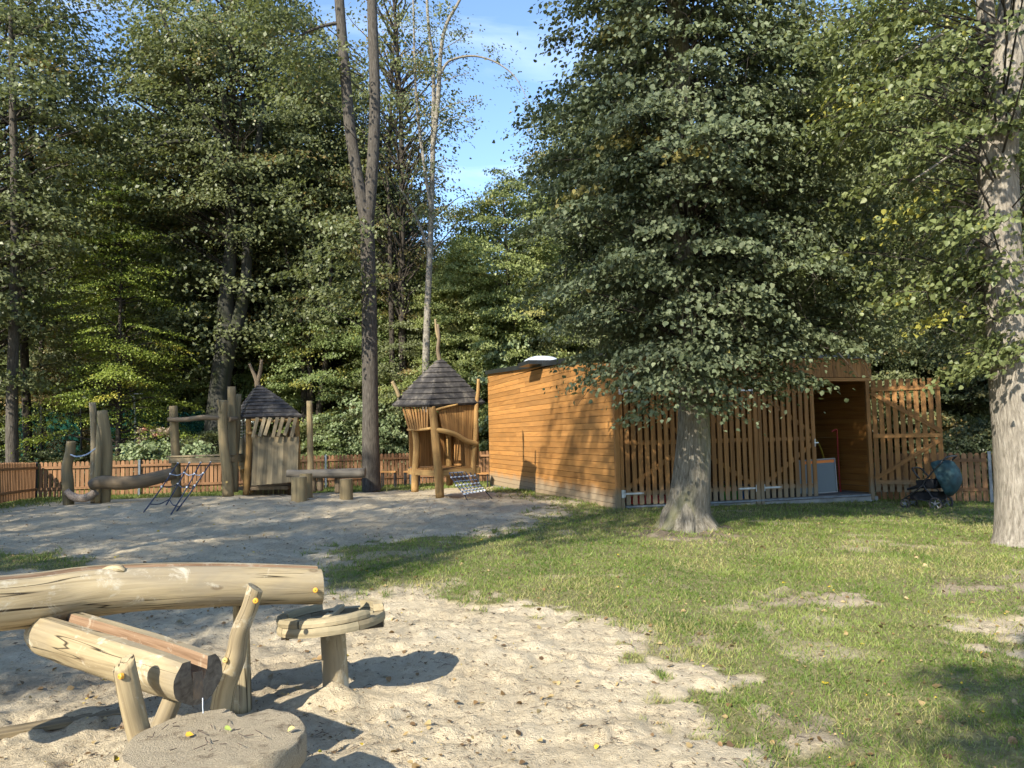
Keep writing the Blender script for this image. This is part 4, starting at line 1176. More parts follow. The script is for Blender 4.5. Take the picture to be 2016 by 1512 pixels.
# front: corner posts, door posts, lintel, fascia boards
for i, (u, w, v, zt) in enumerate([(0.05, 0.10, -0.03, 3.12), (0.145, 0.075, -0.018, 2.68), (3.17, 0.10, -0.035, 2.66), (3.275, 0.085, -0.03, 2.66), (6.02, 0.09, -0.018, 2.66)]):
    mb = MB(110 + i)
    mb.board(S(u, v, 0.06), S(u, v, zt), w, 0.07, E1, 0.006)
    mb.build("corner_post" if i == 0 else "door_post", W_SHED2, shed)
mb = MB(116); mb.board(S(0.10, -0.02, 2.665), S(6.13, -0.02, 2.665), 0.075, 0.06, Z, 0.004); mb.build("lintel", W_SHED2, shed)
mb = MB(117)
u = 0.105
while u < WID - 0.02:
    w = min(0.103, WID - u)
    mb.board(S(u + w / 2, -0.035, 2.715), S(u + w / 2, -0.035, 3.13), w - 0.006, 0.022, E1)
    u += 0.103
mb.build("fascia_boards", W_SHED2, shed)
# roof slab, dark edging
def slab(mb, u0, u1, v0, v1, zlo, zhi):
    ps = []
    for dz in (zlo, zhi):
        for u_, v_ in ((u0, v0), (u1, v0), (u1, v1), (u0, v1)):
            ps.append(S(u_, v_, roof_z(v_) + dz))
    mb.add(ps, [(3, 2, 1, 0), (4, 5, 6, 7), (0, 1, 5, 4), (1, 2, 6, 5), (2, 3, 7, 6), (3, 0, 4, 7)], [tuple(p) for p in ps])
mb = MB(118); slab(mb, 0.0, WID, 0.0, LEN, 0.0, 0.06); mb.build("roof", M_TAR, shed)
mb = MB(119)
slab(mb, -0.07, -0.045, -0.10, LEN + 0.06, -0.02, 0.105)
slab(mb, -0.045, 0.06, -0.10, LEN + 0.06, 0.064, 0.105)
slab(mb, -0.045, WID + 0.22, -0.10, -0.075, -0.005, 0.10)
slab(mb, 0.06, WID + 0.22, -0.075, 0.03, 0.064, 0.10)
slab(mb, WID + 0.02, WID + 0.22, 0.03, 0.9, 0.03, 0.06)
mb.build("roof_edge", M_TRIM, shed)
# skylight dome
mb = MB(120)
dc = P(1064, 712, 19.6)
uu = (dc - C0).dot(E1); vv = (dc - C0).dot(E2)
vs, fs, ls = [], [], []
nr_, ns_ = 8, 24
for i in range(nr_ + 1):
    a = i / nr_ * math.pi / 2
    for j in range(ns_):
        b = j / ns_ * 2 * math.pi
        cx, cy_ = math.cos(b), math.sin(b)
        q = max(abs(cx), abs(cy_)) ** 0.6
        r_ = 0.42 * math.cos(a) / q
        p = S(uu + r_ * cx, vv + r_ * cy_, roof_z(vv) + 0.10 + 0.17 * math.sin(a)); vs.append(p); ls.append(tuple(p))
for i in range(nr_):
    for j in range(ns_):
        fs.append((i * ns_ + j, i * ns_ + (j + 1) % ns_, (i + 1) * ns_ + (j + 1) % ns_, (i + 1) * ns_ + j))
mb.add(vs, fs, ls)
sk = mb.build("skylight", M_DOME, shed, smooth=True)
mb = MB(121); mb.box(S(uu, vv, roof_z(vv) + 0.07), 0.92, 0.92, 0.10, E1, E2); mb.build("skylight_curb", M_TRIM, shed)

# gate leaves
def gate_leaf(hinge, ex, w, flip, z0, h, label=None, hinges=True, back=False, seed=0):
    """slatted leaf; ex runs from the hinge to the free edge, slats on the outer face"""
    ex = Vector(ex).normalized()
    out = Vector((ex.y, -ex.x, 0)) * (1 if not flip else -1)      # outer face
    mb = MB(seed)
    n = int(round(w / 0.139)); pitch = w / n
    for i in range(n):
        c = hinge + ex * (i * pitch + pitch * 0.5) + out * 0.012
        jt = mb.r.uniform(-0.008, 0.008)
        mb.board(c + Z * (z0 + (0.0 if not back else jt)), c + Z * (z0 + h + jt), 0.092, 0.022, ex)
    leaf = mb.build("gate_leaf", W_SHED2, shed)
    if label: leaf["label"] = label
    mb = MB(seed + 1)
    e0, e1 = hinge + ex * 0.02 - out * 0.018, hinge + ex * (w - 0.02) - out * 0.018
    for zz in (0.22, h * 0.5, h - 0.20):
        mb.board(e0 + Z * (z0 + zz), e1 + Z * (z0 + zz), 0.085, 0.034, Z)
    for za, zb_ in ((h - 0.27, h * 0.5 + 0.07), (0.29, h * 0.5 - 0.07)):
        mb.board(e0 + Z * (z0 + za) - out * 0.001, e1 + Z * (z0 + zb_) - out * 0.001, 0.085, 0.030, Z)
    parent_keep(mb.build("gate_brace", W_SHED2), leaf)
    if hinges:
        for zz in (0.22, h - 0.18):
            mb = MB(seed + 2)
            a = hinge + out * 0.028 + Z * (z0 + zz)
            mb.board(a - ex * 0.0, a + ex * 0.36, 0.034, 0.006, Z)
            mb.board(a + ex * 0.36, a + ex * 0.40, 0.016, 0.006, Z)
            mb.board(a - ex * 0.05 - Z * 0.075 + out * .003, a - ex * 0.05 + Z * 0.075 + out * .003, 0.06, 0.007, ex)
            mb.tube([a - ex * 0.008 - Z * 0.07 + out * .008, a - ex * 0.008 + Z * 0.07 + out * .008], 0.011, 8)
            parent_keep(mb.build("hinge", M_STEEL), leaf)
    return leaf

def parent_keep(o, par):
    o.parent = par
    o.matrix_parent_inverse = (Matrix.Translation(-Vector(shed.location)) if False else Matrix.Identity(4))
    # the leaf's own mesh is in world coordinates too, so the same space is shared
    return o
z0, h = 0.20, 2.42
gate_leaf(S(0.19, -0.03, 0), E1, 1.43, False, z0, h, "closed slatted gate leaf next to the shed corner", seed=200)
gate_leaf(S(3.11, -0.03, 0), -E1, 1.43, True, z0, h, "closed slatted gate leaf half hidden behind the linden trunk", seed=210)
gate_leaf(S(3.33, -0.03, 0), E1, 1.32, False, z0, h, "closed slatted gate leaf left of the dark opening", seed=220)
hp = S(6.07, -0.06, 0)
fe = P(1857, 975, 16.0); fe.z = 0
ed = (fe - Vector((hp.x, hp.y, 0))); ed.z = 0
gate_leaf(Vector((hp.x, hp.y, 0)), ed, 1.36, True, z0 + 0.02, h, "slatted gate leaf swung wide open showing its diagonal braces", hinges=False, back=True, seed=230)
mb = MB(240)
q = S(4.60, -0.055, 1.32)
mb.box(q, 0.02, 0.02, 0.16, E1, E2); mb.box(q - E2 * 0.03 + E1 * 0.01, 0.10, 0.02, 0.025, E1, E2)
mb.build("latch", M_STEEL, shed)

# things kept inside
def single(mb, name, mat, label, cat, group=None, **k):
    o = mb.build(name, mat, **k)
    return tag(o, label, cat, group)
wb = empty("whiteboard", tuple(S(4.9, 1.0, 0.2)), "framed board with an orange band leaning inside the open shed", "board")
a, b = P(1602, 905, 17.2), P(1643, 902, 17.2)
c_, d_ = P(1607, 971, 17.0), P(1648, 968, 17.0)
exb = (b - a).normalized(); 
mb = MB(250); mb.add([a - exb * .35, b, d_, c_ - exb * .35] + [p + Vector((0.01, 0.03, 0)) for p in (a - exb * .35, b, d_, c_ - exb * .35)], [(0, 1, 2, 3), (7, 6, 5, 4), (0, 4, 5, 1), (1, 5, 6, 2), (2, 6, 7, 3), (3, 7, 4, 0)], [(0, 0, 0)] * 8)
mb.build("panel", M_WBOARD, wb)
mb = MB(251)
fr = Vector((0, -0.012, 0))
for p, q in ((a - exb * .35, b), (b, d_), (c_ - exb * .35, d_)):
    mb.tube([p + fr, q + fr], 0.010, 6)
mb.build("frame", M_WFRAME, wb)
mb = MB(252)
t1 = b + fr - exb * 0.02 - Z * 0.06
mb.board(a - exb * 0.3 + fr - Z * 0.06, t1, 0.07, 0.012, Z)
mb.tube([t1 - exb * 0.05 - Z * 0.02, t1 - exb * 0.04 - Z * 0.08, t1 - exb * 0.03 - Z * 0.12], [0.05, 0.045, 0.03], 10, sq=0.15)
mb.build("band", M_ORANGEP, wb)
mb = MB(253)
mb.tube([P(1637, 850, 17.3), P(1645, 846, 17.3), P(1648, 852, 17.3), P(1650, 900, 17.3), P(1655, 970, 17.3)], 0.016, 8, res=3)
single(mb, "pole", M_RED, "thin red pole with a bent tip leaning against the inner shed wall", "pole")
mb = MB(254)
mb.tube([P(1590, 852, 17.4), P(1606, 866, 17.4), P(1616, 884, 17.4), P(1622, 905, 17.4)], 0.035, 8, res=4, sq=0.4)
single(mb, "hoop", M_HOOP, "dull yellow curved hoop in the dark behind the board in the shed", "hoop")
mb = MB(255)
mb.box(S(0.85, 0.25, 0.27), 0.95, 0.35, 0.13, E1, E2, ch=0.02)
mb.box(S(0.85, 0.25, 0.345), 0.99, 0.39, 0.02, E1, E2)
mb.box(S(1.3, 0.25, 0.40), 0.04, 0.3, 0.12, E1, E2)
single(mb, "crate", M_REDP, "flat red plastic crate glimpsed under the slats near the shed corner", "crate")
def bucket(u, v, mat, label):
    t = empty("bucket", tuple(S(u, v, 0.19)), label, "bucket")
    mb = MB(int(u * 100))
    mb.tube([S(u, v, 0.19), S(u, v, 0.36), S(u, v, 0.375)], [0.085, 0.115, 0.122], 16)
    mb.build("pail", mat, t)
    mb = MB(3); mb.tube([S(u - .11, v, 0.36), S(u - .09, v, 0.44), S(u, v, 0.48), S(u + .09, v, 0.44), S(u + .11, v, 0.36)], 0.006, 6, res=3); mb.build("handle", mat, t)
bucket(2.55, 0.22, M_GREENP, "green plastic bucket behind the slats, left one beside the blue bucket")
bucket(2.80, 0.26, M_GREENP, "green plastic bucket behind the slats, next to the blue bucket")
bucket(3.02, 0.24, M_BLUEP, "blue plastic bucket behind the slats beside the centre gate post")

# ------------------------------------------------------------------ picket fences
def fence(name, label, A, B, post_every, hgt=1.02, first=True, pm=None, seed=0, rail_side=-1, zb=0.05):
    A, B = Vector(A), Vector(B)
    t = empty(name, tuple(A), label, "fence")
    d = (B - A); L = d.length; d.normalize()
    n = Vector((d.y, -d.x, 0)) * (1 if rail_side < 0 else -1)
    nb = max(1, int(round(L / post_every))); bay = L / nb
    def zg(p): return float(base_h(p.x, p.y))
    for i in range(nb + 1):
        if i == 0 and not first: continue
        p = A + d * bay * i; g = zg(p)
        mb = MB(seed + i)
        mb.board(Vector((p.x, p.y, g - 0.05)) + n * 0.03, Vector((p.x, p.y, g + hgt + 0.06)) + n * 0.03, 0.06, 0.06, d, 0.004)
        mb.build("post", (pm[i] if pm and i < len(pm) else M_POSTMETAL), t)
    for i in range(nb):
        p0, p1 = A + d * (bay * i + 0.05), A + d * (bay * (i + 1) - 0.05)
        g0, g1 = zg(p0), zg(p1)
        mb = MB(seed + 50 + i)
        m = int(round((bay - 0.06) / 0.122)); pt = (bay - 0.08) / m
        for k in range(m):
            c = p0 + d * (pt * (k + 0.5) - 0.01); g = zg(c) + zb + mb.r.uniform(-.008, .008)
            w, th = 0.094, 0.018
            prof = [(-w / 2, 0), (w / 2, 0), (w / 2, hgt - 0.05)] + [(w / 2 * math.cos(a), hgt - 0.05 + w / 2 * math.sin(a)) for a in (0.5, 1.0, 1.57, 2.14, 2.64)] + [(-w / 2, hgt - 0.05)]
            vs, ls = [], []
            for s_ in (0, 1):
                for x, z in prof:
                    q = Vector((c.x, c.y, g + z - zb * 0)) + d * x - n * (0.004 + th * s_); vs.append(q); ls.append((x, s_ * th, z))
            m_ = len(prof)
            fs = [tuple(range(m_)), tuple(range(2 * m_ - 1, m_ - 1, -1))] + [(a, a + m_, (a + 1) % m_ + m_, (a + 1) % m_) for a in range(m_)]
            mb.add(vs, fs, ls)
        mb.build("picket_panel", W_FENCE, t)
        for zz in (0.24, 0.84):
            mb = MB(seed + 90 + i)
            mb.board(Vector((p0.x, p0.y, g0 + zb + zz * hgt)) + n * 0.018, Vector((p1.x, p1.y, g1 + zb + zz * hgt)) + n * 0.018, 0.07, 0.036, Z)
            mb.build("rail", W_FENCE, t)
    return t
FA = P(72, 960, 22.3); FA.z = 0
FB = FA + Vector((0.9597, 0.281, 0)) * 13.6
FL = P(-60, 960, 17.2); FL = FA + Vector((0.281, -0.9597, 0)) * 4.05; FL.z = 0
FL2 = FA + Vector((0.281, -0.9597, 0)) * 9.0
fence("picket_fence", "long picket fence with round topped boards running behind the huts", tuple(FA), tuple(FB), 2.7, pm=[M_DARKPOST, M_POSTMETAL, M_POSTMETAL], seed=300)
fence("picket_fence", "short run of picket fence coming forward at the far left edge", tuple(FA), tuple(FL2), 4.05, first=False, pm=[None, M_DARKPOST, M_DARKPOST], seed=400, rail_side=1)
RP = G(1953, 991)
RA = S(WID + 0.08, 0.35, 0)
rd = (Vector((RP.x, RP.y, 0)) - RA); rd.z = 0; rl = rd.length; rd.normalize()
rot_ = Vector((RP.x, RP.y, 0)) + rd * rl * 2.4
fence("picket_fence", "picket fence with a grey metal post between the open gate leaf and the right tree", tuple(RA), tuple(Vector((RP.x, RP.y, 0)) + rd * rl), rl, seed=500, zb=0.04)

# ------------------------------------------------------------------ benches by the fence
def bench(px0, px1, py, d, label):
    a, b = P(px0, py, d), P(px1, py, d)
    g = float(base_h(a.x, a.y))
    t = empty("bench", (a.x, a.y, g), label, "bench")
    ex = (b - a).normalized(); ey = Vector((-ex.y, ex.x, 0)).normalized()
    mb = MB(int(px0)); 
    for k in (0, .16, .32): mb.board(a + ey * k, b + ey * k, 0.14, 0.035, ey)
    mb.build("seat", W_ORANGE, t)
    for p in (a + ex * 0.04, b - ex * 0.04):
        for k in (0, .32):
            mb = MB(1); q = p + ey * k; mb.board(Vector((q.x, q.y, g)), Vector((q.x, q.y, q.z - 0.02)), 0.04, 0.04, ex); mb.build("leg", M_BLACKM, t)
bench(749, 779, 929, 23.9, "small orange topped bench by the fence right of the tall bare trunk")
bench(794, 826, 929, 24.3, "small orange topped bench by the fence behind the tower hut posts")
bench(938, 962, 932, 23.6, "small orange topped bench between the tower hut and the shed")

# ------------------------------------------------------------------ layered roofs
def layered_roof(mb, corners, apex, n, th, prof=None):
    """overlapping courses of shingles from the eaves to the apex"""
    m = len(corners)
    cen = sum(corners, Vector()) / m
    def ring(t, out=0.0, dz=0.0):
        tt = prof(t) if prof else t
        r = []
        for c in corners:
            p = c.lerp(Vector((apex.x, apex.y, c.z)), t)
            z = c.z + (apex.z - c.z) * tt
            w = Vector((c.x - apex.x, c.y - apex.y, 0)).normalized() * out
            r.append(Vector((p.x, p.y, z)) + w + Z * dz)
        return r
    for k in range(n):
        t0_, t1_ = k / n, min(0.985, (k + 1) / n + 0.02)
        lo = ring(t0_, 0.050, 0.004); lo2 = ring(t0_, -0.01, -th); up = ring(t1_, 0, 0.0)
        fs = []
        vs = lo + lo2 + up
        for i in range(m):
            j = (i + 1) % m
            fs.append((i, j, j + 2 * m, i + 2 * m)); fs.append((i + m, j + m, j, i))
        fs.append(tuple(m + i for i in range(m - 1, -1, -1)))
        mb.add(vs, fs, [tuple(v) for v in vs])

# ------------------------------------------------------------------ tower hut
g = G(865, 977)
th_ = empty("tower_hut", tuple(g), "crooked timber tower hut with pointed dark shingle roof, platform and flared slat walls", "playhouse")
D = {'F': 17.2, 'L': 17.75, 'R': 17.85, 'B': 18.45}
eF, eL, eR, eB = P(846.5, 797, D['F'] - .05), P(775, 797, D['L']), P(951, 792, D['R']), P(879, 797, D['B'] + .1)
apx = P(867, 705, 17.85)
mb = MB(600)
layered_roof(mb, [eF, eR, eB, eL], apx, 9, 0.045, prof=lambda t: t + 0.03 * math.sin(math.pi * t))
mb.build("roof", M_SHING, th_)
def part_log(par, name, pts, rr, mat=W_LOG_GOLD, seg=10, res=4, seed=1, label=None, **k):
    mb = MB(seed + int(abs(pts[0][0])))
    mb.tube([P(*q) if isinstance(q, tuple) else q for q in pts], rr, seg, res=res, wob=0.05, **k)
    o = mb.build(name, mat, par, smooth=True)
    if label: o["label"] = label
    return o
PXM = lambda d: d / FPX
r_ = 0.085
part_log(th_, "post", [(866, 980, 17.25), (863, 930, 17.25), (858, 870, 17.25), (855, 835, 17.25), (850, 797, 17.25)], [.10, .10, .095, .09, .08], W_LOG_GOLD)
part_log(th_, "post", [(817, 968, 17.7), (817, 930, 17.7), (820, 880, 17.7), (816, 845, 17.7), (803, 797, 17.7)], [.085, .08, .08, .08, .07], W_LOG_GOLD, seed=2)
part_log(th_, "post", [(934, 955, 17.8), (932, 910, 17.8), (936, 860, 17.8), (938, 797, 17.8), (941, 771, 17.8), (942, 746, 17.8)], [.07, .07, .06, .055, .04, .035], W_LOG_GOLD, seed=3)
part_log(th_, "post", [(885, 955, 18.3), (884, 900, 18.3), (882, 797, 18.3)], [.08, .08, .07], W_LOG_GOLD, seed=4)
part_log(th_, "finial", [(866, 712, 17.85), (862, 690, 17.85), (864, 665, 17.85), (862, 638, 17.85)], [.05, .042, .038, .028], W_LOG_BROWN, seed=5)
part_log(th_, "finial", [(863, 668, 17.85), (859, 650, 17.85), (857, 628, 17.85)], [.03, .03, .022], W_LOG_FAR, seed=6)
part_log(th_, "branch", [(786, 782, 17.7), (780, 766, 17.7), (772, 751, 17.7)], [.05, .045, .04], W_LOG_FAR, seed=7)
# platform
pF, pL, pR, pB = P(861, 926, 17.3), P(806, 922, 17.75), P(943, 919, 17.85), P(884, 919, 18.45)
mb = MB(610)
for k in range(10):
    a, b = pL.lerp(pF, (k + .5) / 10), pB.lerp(pR, (k + .5) / 10)
    mb.board(a, b, (pF - pL).length / 10 - 0.008, 0.035, (pF - pL))
mb.build("platform", W_ORANGE, th_)
for i, (a, b) in enumerate(((pL, pF), (pF, pR), (pR, pB), (pB, pL))):
    mb = MB(611 + i); dd = (b - a).normalized()
    mb.board(a - Z * 0.075 - dd * 0.03, b - Z * 0.075 + dd * 0.03, 0.13, 0.05, Z, 0.005); mb.build("platform_beam", W_LOG_GOLD, th_)
# upper left wall: flared slats
mb = MB(620)
tl, tr_ = (792, 797, 17.72), (842, 799, 17.3)
bl, br_ = (807, 848, 17.62), (841, 848, 17.35)
for k in range(9):
    f0 = k / 8
    a = P(bl[0] + (br_[0] - bl[0]) * f0, 848, bl[2] + (br_[2] - bl[2]) * f0)
    b = P(tl[0] + (tr_[0] - tl[0]) * f0, 797, tl[2] + (tr_[2] - tl[2]) * f0)
    mb.board(a, b, 0.048, 0.022, (eF - eL))
mb.build("slat_wall", W_ORANGE, th_)
part_log(th_, "rail", [(802, 846, 17.66), (825, 846, 17.5), (850, 843, 17.22)], [.03, .03, .035], W_LOG_GOLD, seed=8)
# upper right wall: boards above the branch rail
mb = MB(621)
def brl(t):   # branch rail, screen y by fraction
    return float(np.interp(t, [0, .25, .5, .75, 1], [848, 850, 858, 868, 874]))
for k in range(14):
    f0 = (k + .5) / 14
    xb = 872 + (928 - 872) * f0; xt = 861 + (934 - 861) * f0
    d0 = 17.32 + 0.5 * f0
    yb = brl(f0 * 0.85 + 0.08); yt = 805 - 10 * min(1, f0 * 2.2)
    mb.board(P(xb, yb, d0), P(xt, yt, d0), 0.054, 0.022, (eR - eF))
mb.build("board_wall", W_ORANGE, th_)
part_log(th_, "rail", [(856, 846, 17.22), (880, 850, 17.3), (900, 857, 17.45), (918, 868, 17.6), (941, 874, 17.78)], [.055, .06, .055, .06, .05], W_LOG_GOLD, seed=9)
part_log(th_, "rail", [(855, 808, 17.24), (875, 802, 17.35), (901, 796, 17.5)], [.035, .03, .025], W_LOG_GOLD, seed=10)
# back walls, seen from inside
mb = MB(622)
for A_, B_, n_ in ((pL, pB, 8), (pR, pB, 8)):
    for k in range(n_):
        q = A_.lerp(B_, (k + .5) / n_)
        top = 1.30 if A_ is pL else 1.25
        mb.board(q + Z * 0.03, q + Z * top, (B_ - A_).length / n_ - 0.006, 0.022, (B_ - A_))
mb.build("back_wall", W_ORANGE, th_)
mb = MB(623)
mb.board(P(921, 919, 17.75), P(919, 870, 17.72), 0.10, 0.025, (eR - eF)); mb.board(P(929, 919, 17.8), P(927, 874, 17.77), 0.08, 0.025, (eR - eF))
mb.build("side_board", W_ORANGE, th_)
# hanging rope net under the platform edge
net = empty("climbing_net", tuple(P(920, 975, 17.0)), "small blue rope net hanging from the tower hut platform to the sand", "rope net")
def lerp3(a, b, t): return a.lerp(b, t)
tl_, tr2, bl_, br2 = P(884, 931, 17.35), P(932, 928, 17.8), P(914, 972, 16.75), P(954, 965, 17.15)
def netpt(s_, t): 
    p = tl_.lerp(tr2, s_).lerp(bl_.lerp(br2, s_), t); p.z -= 0.05 * math.sin(math.pi * t); return p
for k in range(7):
    mb = MB(630 + k); mb.tube([netpt(k / 6, t / 5) for t in range(6)], 0.013, 5, cap=False); mb.build("rope", M_ROPE_B, net)
for k in range(7):
    mb = MB(640 + k); mb.tube([netpt(t / 5, k / 6) for t in range(6)], 0.011, 5, cap=False); mb.build("rope", M_ROPE_L, net)
for (a, b) in ((bl_, G(921, 987)), (br2, G(968, 981))):
    mb = MB(650); mb.tube([a, b], 0.012, 5); mb.build("anchor_rope", M_ROPE_B, net)
for i in range(7):
    for j in (1, 3, 5, 6):
        mb = MB(651); q = netpt(i / 6, j / 6); mb.tube([q - Z * .018, q + Z * .018], 0.022 if j < 6 else .03, 6)
        mb.build("coupling", M_COUP, net)

# ------------------------------------------------------------------ square hut
g = G(490, 972)
sh = empty("board_hut", tuple(g), "small weathered board hut with dark pyramid roof, slanted slat window and net side", "playhouse")
fl, fr_, bl_, br_ = P(485, 818, 18.8), P(588, 816, 18.9), P(466, 820, 20.0), P(566, 818, 20.1)
mb = MB(700)
cs = [P(482, 821, 18.7), P(593, 818, 18.8), P(571, 819, 20.2), P(461, 822, 20.1)]
layered_roof(mb, cs, P(508, 756, 19.4), 10, 0.045, prof=lambda t: t + 0.05 * math.sin(math.pi * t))
mb.build("roof", M_SHING, sh)
part_log(sh, "finial", [(507, 763, 19.4), (505, 748, 19.4), (498, 732, 19.4), (491, 716, 19.4)], [.075, .06, .04, .03], W_LOG_BROWN, seed=11)
part_log(sh, "finial", [(506, 757, 19.4), (510, 742, 19.4), (513, 728, 19.4), (515, 708, 19.4)], [.05, .05, .045, .035], W_LOG_BROWN, seed=12)
part_log(sh, "post", [(484, 974, 18.8), (487, 930, 18.8), (490, 880, 18.8), (489, 818, 18.8)], [.075, .085, .07, .07], W_LOG_GOLD, seed=13)
part_log(sh, "post", [(588, 960, 18.9), (588, 900, 18.9), (584, 818, 18.9)], [.05, .05, .05], W_LOG_GOLD, seed=14)
part_log(sh, "post", [(497, 970, 19.9), (486, 955, 19.9), (470, 900, 19.9), (468, 818, 20.0)], [.05, .06, .06, .06], W_LOG_GOLD, seed=15)
part_log(sh, "post", [(570, 960, 20.0), (568, 900, 20.0), (566, 818, 20.0)], [.06, .06, .06], W_LOG_GOLD, seed=16)
mb = MB(710)
xs_b = [497, 507, 517, 527, 537, 548, 557, 567, 578, 587]
for k in range(9):
    xb = (xs_b[k] + xs_b[k + 1]) / 2 - 2; xt = 500 + (k + .5) * 9.8
    yb = 956 - k * 0.9
    mb.board(P(xb, yb, 18.62), P(xt, 860, 18.78), 0.125, 0.022, Vector((1, 0.05, 0)))
mb.build("board_wall", W_GREYPLANK, sh)
mb = MB(711)
for k in range(7):
    xt = 505 + k * 12.6 + (k % 2) * 1.5; xb = xt - 6 - (k % 3)
    mb.board(P(xb - 1, 861 - (k % 3) * 2, 18.58), P(xt + 2, 822, 18.66), 0.085, 0.02, Vector((1, 0.05, 0)))
mb.build("window_slats", W_GREYPLANK, sh)
part_log(sh, "rail", [(495, 826, 18.74), (540, 829, 18.74), (582, 826, 18.74)], [.035, .04, .035], W_LOG_GOLD, seed=17)
part_log(sh, "rail", [(487, 852, 18.7), (497, 853, 18.66)], [.04, .035], W_LOG_GOLD, seed=18)
mb = MB(712)       # lap boards on the left side, under the net
for k in range(8):
    y0 = 874 + k * 7.2
    x0 = 465 + max(0, k - 4) * 3.0
    mb.board(P(x0, y0 - 3, 19.7), P(483, y0 - 9 + k * .4, 18.9), 0.095, 0.02, Z)
mb.build("lap_boards", W_LOG_FAR, sh)
mb = MB(713)
for k in range(4):
    t = k / 3.0; mb.tube([P(468 + 14 * t, 822, 19.8 - .9 * t), P(466 + 16 * t, 870, 19.8 - .9 * t)], 0.008, 4)
for k in range(8):
    mb.tube([P(467, 826 + k * 6, 19.8), P(482, 824 + k * 6, 18.9)], 0.008, 4)
mb.build("side_net", M_NETWIRE, sh)
mb = MB(714)
for k in range(9):
    a = P(568, 955, 20.1).lerp(P(478, 955, 20.0), (k + .5) / 9); mb.board(Vector((a.x, a.y, g.z + .15)), Vector((a.x, a.y, g.z + 1.75)), 0.12, 0.02, Vector((1, 0, 0)))
for k in range(8):
    a = P(588, 952, 18.95).lerp(P(568, 955, 20.0), (k + .5) / 8); mb.board(Vector((a.x, a.y, g.z + .15)), Vector((a.x, a.y, g.z + 1.9)), 0.14, 0.02, Vector((.3, 1, 0)))
mb.build("rear_boards", W_LOG_BROWN, sh)
mb = MB(715); mb.box(P(532, 958, 19.4), 1.25, 1.2, 0.08); mb.build("floor", W_LOG_BROWN, sh)

# ------------------------------------------------------------------ climbing frame of posts
cf = empty("climbing_structure", tuple(G(400, 978)), "weathered climbing frame of round posts with a plank deck and cross log", "climbing frame")
part_log(cf, "post", [(348, 978, 18.9), (347, 930, 18.9), (344, 860, 18.9), (341, 799, 18.9)], [.12, .105, .10, .095], W_LOG_FAR, 12, seed=21)
part_log(cf, "post", [(449, 977, 18.5), (447, 930, 18.5), (441, 880, 18.5), (438, 830, 18.5), (440, 788, 18.5)], [.135, .12, .115, .11, .095], W_LOG_FAR, 12, seed=22)
part_log(cf, "post", [(461, 968, 18.8), (460, 900, 18.8), (457, 830, 18.8), (456, 761, 18.8)], [.10, .11, .10, .095], W_LOG_FAR, 12, seed=23)
part_log(cf, "post", [(462, 910, 19.0), (467, 850, 19.0), (470, 776, 19.0)], [.08, .075, .07], W_LOG_FAR, 12, seed=24)
part_log(cf, "twig", [(434, 812, 18.4), (431, 798, 18.4), (428, 787, 18.4)], [.025, .03, .028], W_LOG_FAR, 8, seed=25)
part_log(cf, "cross_log", [(331, 826, 18.75), (365, 826, 18.7), (400, 822, 18.6), (438, 823, 18.45)], [.055, .06, .065, .06], W_LOG_BROWN, 12, seed=26)
part_log(cf, "cross_log", [(451, 825, 18.5), (467, 824, 18.7)], [.055, .05], W_LOG_BROWN, 12, seed=27)
mb = MB(720)
a, b = P(334, 899, 18.9), P(469, 895, 18.85)
for k in range(4):
    o_ = Vector((0.0, 0.17 * k - 0.12, 0)); mb.board(a + o_, b + o_, 0.165, 0.04, Vector((0, 1, 0)), 0.005)
mb.build("deck", W_GREYPLANK, cf)
mb = MB(721); mb.board(P(333, 907, 18.75), P(455, 905, 18.5), 0.13, 0.06, Z, 0.006); mb.board(P(446, 906, 18.45), P(470, 902, 18.9), 0.13, 0.06, Z, 0.006); mb.build("deck_beam", W_GREYPLANK, cf)
mb = MB(722); q = P(447, 949, 18.36); mb.tube([q, q + Vector((0, -0.03, 0))], 0.028, 10); mb.build("bolt_cap", M_PALECAP, cf)

rl_ = empty("climbing_net", tuple(G(330, 1000)), "ladder net of dark ropes slanting from the climbing frame deck to the sand", "rope net")
tops = [(350, 912), (373, 911), (395, 911), (415, 910)]
bots = [(283, 1008), (326, 996), (337, 1012), (348, 1006)]
TP = [P(x, y, 18.55) for x, y in tops]; BT = [G(x, y) for x, y in bots]
for i in range(4):
    mb = MB(730 + i); mid = TP[i].lerp(BT[i], .5) - Z * 0.03
    mb.tube([TP[i], mid, BT[i]], 0.016, 6, res=3); mb.build("rope", M_ROPE_B, rl_)
for k, t in enumerate((0.25, 0.52, 0.86)):
    for i in range(3):
        a, b = TP[i].lerp(BT[i], t), TP[i + 1].lerp(BT[i + 1], t)
        mb = MB(740 + k * 3 + i); mb.tube([a, a.lerp(b, .5) - Z * 0.05, b], 0.011, 5, res=3); mb.build("rope", M_ROPE_L if k == 0 else M_ROPE_B, rl_)
for i in range(4):
    for t in (0.0, 0.25, 0.52):
        mb = MB(750); q = TP[i].lerp(BT[i], t); mb.tube([q - Z * .02, q + Z * .02], 0.021, 6)
        mb.build("coupling", M_COUP, rl_)

